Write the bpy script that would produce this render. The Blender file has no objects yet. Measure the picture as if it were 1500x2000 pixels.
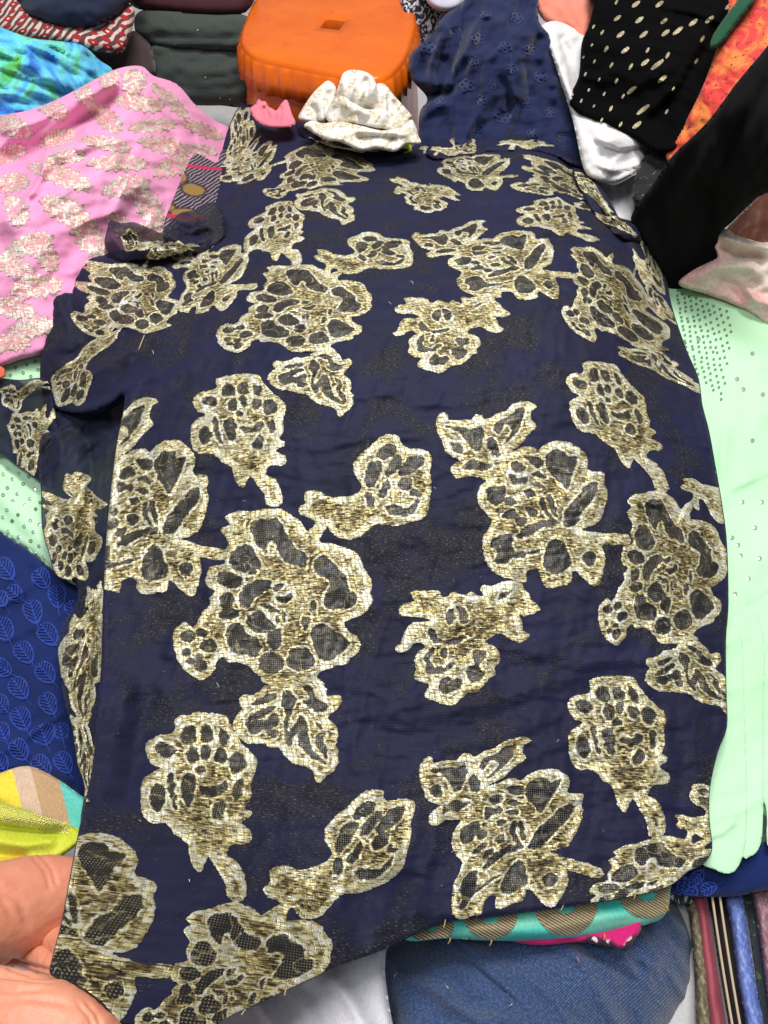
import bpy, bmesh, math, random
import numpy as np
from mathutils import Vector, Matrix

# ------------------------------------------------------------------ camera, world, lamps, exposure
scn = bpy.context.scene
COL = scn.collection
CAM_H, PITCH = 0.85, math.radians(52.0)
cam_d = bpy.data.cameras.new("camera"); cam = bpy.data.objects.new("camera", cam_d); COL.objects.link(cam)
cam.location = (0, 0, CAM_H); cam.rotation_euler = (math.pi/2 - PITCH, 0, 0)
cam_d.sensor_fit = 'VERTICAL'; cam_d.sensor_height = 32.0; cam_d.lens = 24.0      # f = 0.75 x frame height
cam_d.clip_start = 0.02; cam_d.clip_end = 100
scn.camera = cam

world = bpy.data.worlds.new("World"); scn.world = world; world.use_nodes = True
bg = world.node_tree.nodes["Background"]
bg.inputs[0].default_value = (0.90, 0.94, 1.0, 1); bg.inputs[1].default_value = 0.24

def area(name, loc, target, sx, sy, power, col):
    d = bpy.data.lights.new(name, 'AREA'); d.shape = 'RECTANGLE'; d.size = sx; d.size_y = sy
    d.energy = power; d.color = col
    o = bpy.data.objects.new(name, d); COL.objects.link(o); o.location = loc
    o.rotation_euler = (Vector(target) - Vector(loc)).to_track_quat('-Z', 'Y').to_euler()
    return o
area("ceiling_lamp", (0.25, 1.05, 2.5), (0.1, 0.85, 0), 1.2, 0.3, 60, (1.0, 0.97, 0.93))
area("ceiling_lamp_near", (-0.5, 0.1, 2.4), (0, 0.5, 0.1), 0.9, 0.3, 20, (0.98, 0.98, 1.0))

scn.view_settings.view_transform = 'Standard'; scn.view_settings.look = 'None'
scn.view_settings.exposure = 0.12; scn.view_settings.gamma = 1.0
scn.view_settings.use_curve_mapping = False
scn.render.engine = 'CYCLES'
try:
    scn.cycles.use_denoising = True; scn.cycles.denoiser = 'OPENIMAGEDENOISE'
    scn.cycles.max_bounces = 6
except Exception: pass

rng = np.random.RandomState(7); random.seed(7)

# ------------------------------------------------------------------ projecting photo measurements to real places
SP, CP = math.sin(PITCH), math.cos(PITCH)
def rays(px, py):
    a = (np.asarray(px, float) - 750)/1500.0; b = (1000 - np.asarray(py, float))/1500.0
    return np.stack([a, CP + b*SP, -SP + b*CP], -1)
def depth_of(px, py, s):
    r = rays(px, py)
    if isinstance(s, tuple):
        return s[1]/r[1] if s[0] == 'y' else s[1]
    return (CAM_H - s)/(-r[2])
def pt(px, py, s):
    r = rays(px, py); return Vector((0, 0, CAM_H)) + Vector(r)*depth_of(px, py, s)

# ------------------------------------------------------------------ 2-D helpers
def _hash(ix, iy, seed):
    n = (ix.astype(np.int64)*374761393 + iy.astype(np.int64)*668265263 + seed*974711) & 0x7fffffff
    n = ((n ^ (n >> 13))*1274126177) & 0x7fffffff
    n = n ^ (n >> 16)
    return (n & 0xffff)/65535.0
def vnoise(x, y, seed=0):
    ix = np.floor(x); iy = np.floor(y); fx = x-ix; fy = y-iy
    ux = fx*fx*fx*(fx*(fx*6-15)+10); uy = fy*fy*fy*(fy*(fy*6-15)+10)
    a = _hash(ix, iy, seed); b = _hash(ix+1, iy, seed); c = _hash(ix, iy+1, seed); d = _hash(ix+1, iy+1, seed)
    return (a*(1-ux)+b*ux)*(1-uy) + (c*(1-ux)+d*ux)*uy - 0.5
def fbm(x, y, seed=0, oct=3):
    s = 0; a = 1.0
    for k in range(oct):
        s = s + a*vnoise(x*2**k + 13.7*k, y*2**k - 7.1*k, seed+k); a *= 0.5
    return s
def smooth_loop(pts, n=4):
    P = np.array(pts, float); M = len(P); out = []
    for i in range(M):
        p0, p1, p2, p3 = P[i-1], P[i], P[(i+1) % M], P[(i+2) % M]
        for k in range(n):
            t = k/n
            out.append(0.5*((2*p1)+(-p0+p2)*t+(2*p0-5*p1+4*p2-p3)*t*t+(-p0+3*p1-3*p2+p3)*t**3))
    return np.array(out)
def polysdf(Q, poly, closest=False):
    """signed distance (negative inside) of points Q to a closed polygon"""
    N = len(Q); best = np.full(N, 1e18); ins = np.zeros(N, bool); cp = np.zeros((N, 2)) if closest else None
    x, y = Q[:, 0], Q[:, 1]
    M = len(poly)
    for i in range(M):
        a = poly[i]; b = poly[(i+1) % M]
        e = b-a; L = e@e
        if L < 1e-12: continue
        t = np.clip(((x-a[0])*e[0]+(y-a[1])*e[1])/L, 0, 1)
        cx = a[0]+t*e[0]; cy = a[1]+t*e[1]
        d = (x-cx)**2+(y-cy)**2
        m = d < best
        best = np.where(m, d, best)
        if closest: cp[m, 0] = cx[m]; cp[m, 1] = cy[m]
        if a[1] != b[1]:
            c = ((a[1] > y) != (b[1] > y)) & (x < (b[0]-a[0])*(y-a[1])/(b[1]-a[1]) + a[0])
            ins ^= c
    d = np.sqrt(best); d = np.where(ins, -d, d)
    return (d, cp) if closest else d
def linedist(Q, pts):
    """distance to an open polyline, signed by side, and the parameter along it (0..1)"""
    P = np.array(pts, float); N = len(Q); best = np.full(N, 1e18); sg = np.ones(N); par = np.zeros(N)
    seg = np.sqrt(((P[1:]-P[:-1])**2).sum(1)); cum = np.concatenate([[0], np.cumsum(seg)]); T = cum[-1]
    for i in range(len(P)-1):
        a, b = P[i], P[i+1]; e = b-a; L = e@e
        t = np.clip(((Q[:, 0]-a[0])*e[0]+(Q[:, 1]-a[1])*e[1])/L, 0, 1)
        dx = Q[:, 0]-a[0]-t*e[0]; dy = Q[:, 1]-a[1]-t*e[1]; d = dx*dx+dy*dy
        m = d < best; best = np.where(m, d, best)
        sg = np.where(m, np.sign(e[0]*dy-e[1]*dx), sg); par = np.where(m, (cum[i]+t*seg[i])/T, par)
    return np.sqrt(best), sg, par
class TPS:
    def __init__(self, X, Y):
        X = np.array(X, float); Y = np.array(Y, float)
        if Y.ndim == 1: Y = Y[:, None]
        self.c = X.mean(0); self.s = max(1e-9, np.abs(X-self.c).max()); self.X = (X-self.c)/self.s
        n = len(X); A = np.concatenate([np.ones((n, 1)), self.X], 1)
        if n <= 3:
            self.w = None; self.a = np.linalg.lstsq(A, Y, rcond=None)[0]; return
        K = self.U(self.X, self.X)
        M = np.zeros((n+3, n+3)); M[:n, :n] = K; M[:n, n:] = A; M[n:, :n] = A.T
        R = np.zeros((n+3, Y.shape[1])); R[:n] = Y
        S = np.linalg.lstsq(M, R, rcond=None)[0]; self.w = S[:n]; self.a = S[n:]
    @staticmethod
    def U(A, B):
        d = ((A[:, None, :]-B[None, :, :])**2).sum(2); return 0.5*d*np.log(d+1e-12)
    def __call__(self, Q):
        Q = (np.asarray(Q, float)-self.c)/self.s
        r = np.concatenate([np.ones((len(Q), 1)), Q], 1)@self.a
        if self.w is not None:
            for i in range(0, len(Q), 40000):
                r[i:i+40000] += self.U(Q[i:i+40000], self.X)@self.w
        return r

# ------------------------------------------------------------------ meshes
def tag(o, label=None, cat=None, group=None, kind=None):
    if label: o['label'] = label
    if cat: o['category'] = cat
    if group: o['group'] = group
    if kind: o['kind'] = kind
    return o
def empty(name, loc=(0, 0, 0)):
    o = bpy.data.objects.new(name, None); COL.objects.link(o); o.location = loc; return o
def mk(name, V, Fq, mat, parent=None, uv=None, attrs=None, smooth=True):
    me = bpy.data.meshes.new(name)
    V = np.asarray(V, float)
    if isinstance(Fq, np.ndarray):
        me.vertices.add(len(V)); me.vertices.foreach_set('co', V.ravel())
        k = Fq.shape[1]; me.loops.add(Fq.size); me.loops.foreach_set('vertex_index', Fq.ravel().astype(np.int32))
        me.polygons.add(len(Fq)); me.polygons.foreach_set('loop_start', np.arange(0, Fq.size, k, dtype=np.int32))
        me.update(calc_edges=True)
    else:
        me.from_pydata([tuple(v) for v in V], [], Fq); me.update()
    me.validate()
    if uv is not None:
        l = me.uv_layers.new(name='UVMap'); li = np.zeros(len(me.loops), np.int32); me.loops.foreach_get('vertex_index', li)
        l.data.foreach_set('uv', np.asarray(uv, np.float32)[li].ravel())
    for k, v in (attrs or {}).items():
        a = me.attributes.new(k, 'FLOAT', 'POINT'); a.data.foreach_set('value', np.asarray(v, np.float32))
    if smooth: me.polygons.foreach_set('use_smooth', np.ones(len(me.polygons), bool))
    me.materials.append(mat)
    o = bpy.data.objects.new(name, me); COL.objects.link(o)
    if parent is not None: o.parent = parent
    return o
def grid_fill(poly, step, field=None):
    """quads covering a polygon, border vertices pulled on to the outline; returns points, quads, inside distance"""
    x0, y0 = poly.min(0)-step; x1, y1 = poly.max(0)+step
    nx = int((x1-x0)/step)+2; ny = int((y1-y0)/step)+2
    gx, gy = np.meshgrid(x0+np.arange(nx)*step, y0+np.arange(ny)*step)
    Q = np.stack([gx.ravel(), gy.ravel()], 1)
    d, cp = polysdf(Q, poly, True)
    ins = (d < 0).reshape(ny, nx)
    cell = (ins[:-1, :-1].astype(int)+ins[1:, :-1]+ins[:-1, 1:]+ins[1:, 1:]) >= 1
    near = d > -0.35*step
    Q[near] = cp[near]; d = np.where(near, 0, d)
    j, i = np.nonzero(cell); a = j*nx+i
    Fq = np.stack([a, a+nx, a+nx+1, a+1], 1)      # faces turned to the camera
    used = np.unique(Fq); mp = np.full(nx*ny, -1); mp[used] = np.arange(len(used))
    return Q[used], mp[Fq], -d[used]

class Surf:
    """a cloth surface: control heights, folds, wrinkles; gives real points"""
    def __init__(self, ctrl, folds=(), noise=(), rot=0.0):
        w = [1.0/depth_of(c[0], c[1], c[2]) for c in ctrl]
        X = [(c[0], c[1]) for c in ctrl]
        self.t = TPS(X, w); self.folds = folds; self.noise = noise
        Q = np.array(X, float); P = rays(Q[:, 0], Q[:, 1])/np.array(w)[:, None]
        self.o = P.mean(0)
        if len(P) >= 3:
            u, s, vt = np.linalg.svd(P-self.o); n = vt[2]
        else: n = np.array([0, -.5, .8])
        ax = np.array([1.0, 0, 0]); ax = ax-n*(ax@n); ax /= np.linalg.norm(ax); ay = np.cross(n, ax)
        if ay[1]+ay[2] < 0: ay = -ay
        c, s_ = math.cos(rot), math.sin(rot)
        self.ax = c*ax+s_*ay; self.ay = -s_*ax+c*ay
    def base(self, Q):
        return 1.0/np.maximum(self.t(Q)[:, 0], 0.05)
    def uv(self, P):
        q = P-self.o; return np.stack([q@self.ax, q@self.ay], 1)
    def depth(self, Q):
        D = self.base(Q); r = rays(Q[:, 0], Q[:, 1]); uv = self.uv(r*D[:, None])
        out = D.copy()
        for f in self.folds:
            pts, amp, wd = f[0], f[1], f[2]; prof = f[3] if len(f) > 3 else 'g'
            d, sg, par = linedist(Q, pts)
            tp = np.clip(np.minimum(par, 1-par)/0.18, 0, 1); tp = tp*tp*(3-2*tp)
            if len(f) > 4: tp = np.ones_like(tp)
            if prof == 'g': h = np.exp(-(d/wd)**2)
            elif prof == 'c': h = np.exp(-d/wd)
            elif prof == 's':                       # step: the side sg>0 lies on top, falling off slowly
                h = np.where(sg > 0, np.exp(-d/(wd*6)), np.exp(-(d/(wd*0.5))**2))
            out -= amp*h*tp
        for k, n in enumerate(self.noise):
            amp, sc, st, an = n[:4]
            c, s = math.cos(an), math.sin(an)
            a = (uv[:, 0]*c+uv[:, 1]*s)/sc; b = (-uv[:, 0]*s+uv[:, 1]*c)/sc*st
            v = fbm(a+31.3*k, b-17.7*k, 11+k*5)
            if len(n) > 4: v = .25-np.sqrt(v*v+.0006)*1.6      # creased
            out -= amp*v
        return out
    def points(self, Q, lift=0.0):
        D = self.depth(Q)-lift; r = rays(Q[:, 0], Q[:, 1])
        return r*D[:, None]+np.array([0, 0, CAM_H])
    def uvof(self, Q):
        D = self.base(Q); r = rays(Q[:, 0], Q[:, 1]); return self.uv(r*D[:, None])

def cloth(name, outline, surf, mat, parent=None, step=6, roll=(18, .006), thick=.02, sm=4, lift=0.0, attrs=False):
    poly = smooth_loop(outline, sm) if sm else np.array(outline, float)
    Q, Fq, din = grid_fill(poly, step)
    t = np.clip(din/roll[0], 0, 1); drop = roll[1]*(1-np.sqrt(np.clip(1-(1-t)**2, 0, 1)))
    D = surf.depth(Q)+drop-lift; r = rays(Q[:, 0], Q[:, 1]); C = np.array([0, 0, CAM_H])
    V = r*D[:, None]+C; uv = surf.uvof(Q)
    # rim turned under, away from the viewer's side, so that the cloth has a body
    E = np.concatenate([Fq[:, [0, 1]], Fq[:, [1, 2]], Fq[:, [2, 3]], Fq[:, [3, 0]]])
    key = E[:, 0].astype(np.int64)*10**7+E[:, 1]; rk = E[:, 1].astype(np.int64)*10**7+E[:, 0]
    B = E[~np.isin(key, rk)]
    bv = np.unique(B); mp = np.full(len(V), -1); n = len(V)
    mp[bv] = n+np.arange(len(bv))
    c2 = Q.mean(0); nb_ = len(bv)
    V0 = V[bv]; V1 = r[bv]*(D[bv]+thick*0.6)[:, None]+C
    Qi = Q[bv]+(c2-Q[bv])*0.02; ri = rays(Qi[:, 0], Qi[:, 1])
    V2 = ri*(D[bv]+thick)[:, None]+C
    Va = np.concatenate([V, V0, V1, V2]); uva = np.concatenate([uv, uv[bv], uv[bv], uv[bv]])
    b0, b1 = mp[B[:, 0]], mp[B[:, 1]]
    F1 = np.stack([b1, b0, b0+nb_, b1+nb_], 1); F2 = F1+nb_
    o = mk(name, Va, np.concatenate([Fq, F1, F2]), mat, parent, uva)
    return o

def motif(name, surf, sdf, bbox, mat, parent, step=2.0, lift=.0007, clip=None, relief=.0006, rscale=1.0):
    """sdf(Q) -> (d, dark): one woven piece laid on a cloth surface"""
    x0, y0, x1, y1 = bbox
    nx = int((x1-x0)/step)+2; ny = int((y1-y0)/step)+2
    gx, gy = np.meshgrid(x0+np.arange(nx)*step, y0+np.arange(ny)*step)
    Q = np.stack([gx.ravel(), gy.ravel()], 1)
    d, dk = sdf(Q)
    if clip is not None: d = np.maximum(d, polysdf(Q, clip)+1.5)
    G = d.reshape(ny, nx)
    ins = G < 0
    cell = (ins[:-1, :-1].astype(int)+ins[1:, :-1]+ins[:-1, 1:]+ins[1:, 1:]) >= 2
    if cell.sum() < 4: return None
    gyv, gxv = np.gradient(G, step); gl = np.sqrt(gxv**2+gyv**2).ravel()+1e-6
    out = (d > -0.3*step)
    mv = np.clip(d, -step, step*1.2)
    Q = Q.copy()
    Q[out, 0] -= (mv*gxv.ravel()/gl)[out]; Q[out, 1] -= (mv*gyv.ravel()/gl)[out]
    j, i = np.nonzero(cell); a = j*nx+i
    Fq = np.stack([a, a+nx, a+nx+1, a+1], 1)
    used = np.unique(Fq); mp = np.full(nx*ny, -1); mp[used] = np.arange(len(used))
    Qu = Q[used]; du = d[used]; ku = dk[used]
    h = lift+relief*np.clip(-du/4, 0, 1)*np.where(ku > 0, .35, 1)
    V = surf.points(Qu, h)
    return mk(name, V, mp[Fq], mat, parent, surf.uvof(Qu), {'dk': np.clip(ku, -30, 30), 'ed': np.clip(-du, -5, 60)})

# ------------------------------------------------------------------ materials
class NT:
    def __init__(self, name):
        self.m = bpy.data.materials.new(name); self.m.use_nodes = True; self.t = self.m.node_tree
        self.b = self.t.nodes['Principled BSDF']; self.out = self.t.nodes['Material Output']
    def n(self, typ, **kw):
        o = self.t.nodes.new(typ)
        for k, v in kw.items(): setattr(o, k, v)
        return o
    def l(self, a, b): self.t.links.new(a, b)
    def put(self, sock, v):
        if hasattr(v, 'links') or isinstance(v, bpy.types.NodeSocket): self.l(v, sock)
        elif isinstance(v, (tuple, list)) and len(v) == 3 and sock.type == 'RGBA': sock.default_value = (*v, 1)
        else: sock.default_value = v
    def math(self, op, a, b=0.0, c=None, clamp=False):
        o = self.n('ShaderNodeMath', operation=op, use_clamp=clamp); self.put(o.inputs[0], a); self.put(o.inputs[1], b)
        if c is not None: self.put(o.inputs[2], c)
        return o.outputs[0]
    def mix(self, f, a, b, mode='MIX'):
        o = self.n('ShaderNodeMix', data_type='RGBA', blend_type=mode)
        self.put(o.inputs[0], f); self.put(o.inputs[6], a); self.put(o.inputs[7], b); return o.outputs[2]
    def uv(self):
        return self.n('ShaderNodeUVMap', uv_map='UVMap').outputs[0]
    def scale(self, v, s, rot=0.0, off=(0, 0, 0)):
        o = self.n('ShaderNodeMapping'); self.l(v, o.inputs[0]); o.inputs[3].default_value = s if isinstance(s, tuple) else (s, s, s)
        o.inputs[2].default_value = (0, 0, rot); o.inputs[1].default_value = off; return o.outputs[0]
    def noise(self, v, scale, detail=3, rough=.55, dist=0.0):
        o = self.n('ShaderNodeTexNoise'); self.l(v, o.inputs['Vector']); o.inputs['Scale'].default_value = scale
        o.inputs['Detail'].default_value = detail; o.inputs['Roughness'].default_value = rough; o.inputs['Distortion'].default_value = dist
        return o
    def wave(self, v, scale, axis='X', dist=0.0, prof='SIN'):
        o = self.n('ShaderNodeTexWave', bands_direction=axis, wave_profile=prof); self.l(v, o.inputs['Vector'])
        o.inputs['Scale'].default_value = scale; o.inputs['Distortion'].default_value = dist; return o.outputs['Fac']
    def ramp(self, f, stops, interp='LINEAR'):
        o = self.n('ShaderNodeValToRGB'); self.l(f, o.inputs[0]); r = o.color_ramp; r.interpolation = interp
        while len(r.elements) < len(stops): r.elements.new(0.5)
        for e, (p, c) in zip(r.elements, stops): e.position = p; e.color = (*c, 1) if len(c) == 3 else c
        return o.outputs[0]
    def mr(self, f, a, b, c=0.0, d=1.0):
        o = self.n('ShaderNodeMapRange'); self.put(o.inputs[0], f); o.inputs[1].default_value = a; o.inputs[2].default_value = b
        o.inputs[3].default_value = c; o.inputs[4].default_value = d; return o.outputs[0]
    def bump(self, h, strength=.3, dist=.002, normal=None):
        o = self.n('ShaderNodeBump'); o.inputs['Strength'].default_value = strength; o.inputs['Distance'].default_value = dist
        self.l(h, o.inputs['Height'])
        if normal is not None: self.l(normal, o.inputs['Normal'])
        return o.outputs[0]
    def attr(self, name):
        return self.n('ShaderNodeAttribute', attribute_name=name).outputs['Fac']
    def set(self, **kw):
        for k, v in kw.items(): self.put(self.b.inputs[k.replace('_', ' ')], v)
        return self.m

def srgb(r, g, b):
    f = lambda c: ((c/255+.055)/1.055)**2.4 if c > 10.3 else c/255/12.92
    return (f(r), f(g), f(b))

def fabric(name, col, col2=None, grain=500, rough=.85, sheen=.15, bump=.25, var=.25, sheer=0, big=14, weave=True):
    k = NT(name); uv = k.uv()
    col2 = col2 or tuple(c*(1-var) for c in col)
    n1 = k.noise(uv, grain, 2, .6).outputs['Fac']; n2 = k.noise(uv, big, 3, .6).outputs['Fac']
    c = k.mix(k.mr(n2, .35, .65), col, col2)
    c = k.mix(k.mr(n1, .3, .7, 0, .35), c, tuple(x*.6 for x in col))
    h = n1
    if weave:
        wx = k.wave(uv, grain*.55, 'X', 1.0); wy = k.wave(uv, grain*.55, 'Y', 1.0)
        h = k.math('ADD', k.math('MULTIPLY', k.math('ADD', wx, wy), .35), n1)
    nb = k.bump(h, bump, .0012)
    k.set(Base_Color=c, Roughness=rough, Sheen_Weight=sheen, Sheen_Roughness=.4, Normal=nb)
    k.b.inputs['Specular IOR Level'].default_value = .25
    return k.m

# ---- the navy chiffon and its metallic thread
def navy_chiffon(name='navy_chiffon', alpha=1.0):
    k = NT(name); uv = k.uv()
    n1 = k.noise(uv, 900, 2, .6).outputs['Fac']; n2 = k.noise(uv, 9, 3, .6).outputs['Fac']
    c = k.mix(k.mr(n2, .35, .65), (.0056, .0064, .0265), (.0080, .0090, .047))
    c = k.mix(k.mr(n1, .3, .75, 0, .5), c, (.005, .005, .016))
    # loose metallic floats of the back showing through as fine broken glints
    patchy = k.mr(k.noise(k.scale(uv, (1, 1, 1), 0, (3.1, 1.7, 0)), 13, 3, .6, .6).outputs['Fac'], .50, .60)
    g = k.noise(k.scale(uv, (.7, 2.4, 1)), 420, 2, .7).outputs['Fac']
    glint = k.math('MULTIPLY', k.math('MULTIPLY', k.mr(g, .57, .74), patchy), .34)
    g2 = k.mr(k.noise(uv, 420, 1, .4).outputs['Fac'], .77, .79)
    glint = k.math('MAXIMUM', glint, k.math('MULTIPLY', g2, .28), clamp=True)
    c = k.mix(k.math('MULTIPLY', patchy, .8), c, (.0052, .0054, .0120))
    c = k.mix(glint, c, (.42, .38, .26))
    nb = k.bump(k.math('ADD', n1, k.wave(uv, 230, 'Y', 1.5)), .22, .0010)
    rz = k.math('SUBTRACT', .72, k.math('MULTIPLY', glint, .4))
    k.set(Base_Color=c, Roughness=rz, Sheen_Weight=.11, Sheen_Roughness=.35, Normal=nb, Metallic=k.math('MULTIPLY', glint, .4))
    k.b.inputs['Sheen Tint'].default_value = (.35, .42, .9, 1)
    k.b.inputs['Alpha'].default_value = alpha
    k.b.inputs['Specular IOR Level'].default_value = .3
    return k.m

def lurex(name, darkc=(.0055, .0052, .008), tints=None, row=.0017, seg=.0034, mesh=.0037, metal_amt=.72, lines=1.0, dotc=(.60, .52, .32), warm=(1.0, .91, .40)):
    """woven metallic yarn: fine glinting weft floats tied down by darker warp ends; open mesh where 'dk' > 0"""
    tints = tints or [(0, (.015, .013, .013)), (.16, (.075, .055, .030)), (.28, (.26, .20, .10)), (.40, (.54, .46, .22)), (.51, (.80, .75, .46)), (.62, (.92, .92, .84)), (.78, (.96, .98, 1.0))]
    k = NT(name); uv = k.uv()
    sx = k.n('ShaderNodeSeparateXYZ'); k.l(uv, sx.inputs[0]); U, Vv = sx.outputs[0], sx.outputs[1]
    wob = k.math('MULTIPLY', k.math('SUBTRACT', k.noise(uv, 45, 2).outputs['Fac'], .5), .010)
    Uw = k.math('ADD', U, wob); Vw = k.math('ADD', Vv, wob)
    rv = k.math('FLOOR', k.math('DIVIDE', Vw, row))
    off = k.n('ShaderNodeTexWhiteNoise', noise_dimensions='1D'); k.l(rv, off.inputs['W'])
    us = k.math('ADD', k.math('DIVIDE', Uw, seg), off.outputs['Value']); ru = k.math('FLOOR', us)
    cell = k.n('ShaderNodeCombineXYZ'); k.l(ru, cell.inputs[0]); k.l(rv, cell.inputs[1])
    wn = k.n('ShaderNodeTexWhiteNoise', noise_dimensions='2D'); k.l(cell.outputs[0], wn.inputs['Vector'])
    fine = k.noise(k.scale(uv, (1, 2.2, 1)), 480, 2, .75).outputs['Fac']
    big = k.noise(uv, 26, 3, .6).outputs['Fac']
    ed = k.attr('ed'); dk = k.attr('dk')
    streak = k.noise(k.scale(uv, (.30, 3.2, 1)), 330, 2, .75).outputs['Fac']
    tone = k.math('ADD', k.math('MULTIPLY', wn.outputs['Value'], .34), k.math('MULTIPLY', k.mr(streak, .32, .68), .52))
    tone = k.math('ADD', tone, k.math('MULTIPLY', k.math('SUBTRACT', big, .48), .95))
    # pale outline round each petal opening and along the rim
    pale = k.math('SUBTRACT', 1.0, k.mr(k.math('ABSOLUTE', k.math('ADD', dk, 3.0)), 1.2, 3.0))
    pale2 = k.math('SUBTRACT', 1.0, k.mr(k.math('ABSOLUTE', k.math('SUBTRACT', ed, 9.0)), 2.0, 5.0))
    tone = k.math('ADD', tone, k.math('SUBTRACT', k.math('MULTIPLY', k.math('MAXIMUM', pale, k.math('MULTIPLY', k.mr(ed, 11.0, 17.0, 1, 0), .7)), .25), .12))
    gold = k.ramp(tone, tints)
    # lattice of binding yarns
    lu = k.math('FRACT', k.math('ADD', k.math('DIVIDE', Uw, .0046), k.math('MULTIPLY', Vw, 55.0)))
    lv = k.math('FRACT', k.math('ADD', k.math('DIVIDE', Vw, .0039), k.math('MULTIPLY', Uw, 12.0)))
    lat = k.math('MAXIMUM', k.mr(k.math('ABSOLUTE', k.math('SUBTRACT', lu, .5)), .39, .46), k.math('MULTIPLY', k.mr(k.math('ABSOLUTE', k.math('SUBTRACT', lv, .5)), .37, .46), .8))
    ink = k.math('MULTIPLY', k.math('MULTIPLY', lat, .58), k.mr(big, .35, .6, .4, 1.0))
    ln = k.math('SUBTRACT', 1.0, k.mr(k.math('ABSOLUTE', k.math('SUBTRACT', ed, 15.0)), .7, 2.0))
    ln2 = k.math('SUBTRACT', 1.0, k.mr(k.math('ABSOLUTE', k.math('ADD', dk, 8.0)), .6, 1.9))
    ln = k.math('MULTIPLY', k.math('MAXIMUM', ln, ln2), k.mr(k.noise(uv, 90, 2).outputs['Fac'], .45, .56))
    ink = k.math('MAXIMUM', ink, k.math('MULTIPLY', ln, .55*lines))
    vn = k.noise(uv, 52, 1, .4, .9).outputs['Fac']
    vein = k.math('MULTIPLY', k.math('SUBTRACT', 1.0, k.mr(k.math('ABSOLUTE', k.math('SUBTRACT', vn, .5)), .010, .030)), k.mr(ed, 15.0, 19.0))
    ink = k.math('MAXIMUM', ink, k.math('MULTIPLY', vein, .6*lines))
    outer = k.mr(ed, 0.0, 3.0, .8, 0)
    ink = k.math('MAXIMUM', ink, k.math('MULTIPLY', outer, k.mr(fine, .42, .60)))
    hue = k.mr(k.noise(k.scale(uv, (.5, 2, 1)), 150, 3, .7).outputs['Fac'],   .44, .58, 0, .55)
    gold = k.mix(hue, gold, k.mix(1.0, gold, warm, 'MULTIPLY'))
    gold = k.mix(ink, gold, (.035, .026, .022))
    # open mesh ground inside the petals
    m1 = k.math('SINE', k.math('MULTIPLY', k.math('ADD', U, Vv), 2*math.pi/mesh)); m2 = k.math('SINE', k.math('MULTIPLY', k.math('SUBTRACT', U, Vv), 2*math.pi/mesh))
    dots = k.mr(k.math('MULTIPLY', m1, m2), .42, .70)
    dots = k.math('MULTIPLY', dots, k.mr(k.noise(uv, 60, 3, .7).outputs['Fac'], .40, .64, .08, 1))
    dots = k.math('MULTIPLY', dots, .50)
    dmix = k.mix(dots, darkc, dotc)
    dsel = k.mr(k.math('ADD', dk, k.math('MULTIPLY', k.math('SUBTRACT', fine, .5), 8.0)), -.8, .8)
    v2 = k.noise(k.scale(uv, (1, 1, 1), .4, (.7, .2, 0)), 34, 2, .5, 1.4).outputs['Fac']
    thin = k.math('SUBTRACT', 1.0, k.mr(k.math('ABSOLUTE', k.math('SUBTRACT', v2, .5)), .008, .022))
    dsel = k.math('MULTIPLY', dsel, k.math('SUBTRACT', 1.0, k.math('MULTIPLY', thin, .30)))
    col = k.mix(dsel, gold, dmix)
    lit = k.math('SUBTRACT', 1.0, ink)
    metal = k.math('MULTIPLY', k.math('MULTIPLY', lit, metal_amt), k.math('SUBTRACT', 1.0, k.math('MULTIPLY', dsel, k.math('SUBTRACT', 1.0, dots))))
    hgt = k.math('ADD', k.math('MULTIPLY', wn.outputs['Value'], .5), k.math('ADD', k.math('MULTIPLY', streak, 1.4), k.math('MULTIPLY', lat, -.5)))
    hgt = k.math('MULTIPLY', hgt, k.math('SUBTRACT', 1.0, k.math('MULTIPLY', dsel, .6)))
    nb = k.bump(hgt, .6, .0012)
    k.set(Base_Color=col, Roughness=k.math('ADD', .32, k.math('MULTIPLY', wn.outputs['Value'], .2)), Metallic=metal, Normal=nb)
    return k.m

M = {}
M['navy'] = navy_chiffon(); M['sheer'] = navy_chiffon('sheer_navy_chiffon', .86)
M['gold'] = lurex('gold_lurex')

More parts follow.
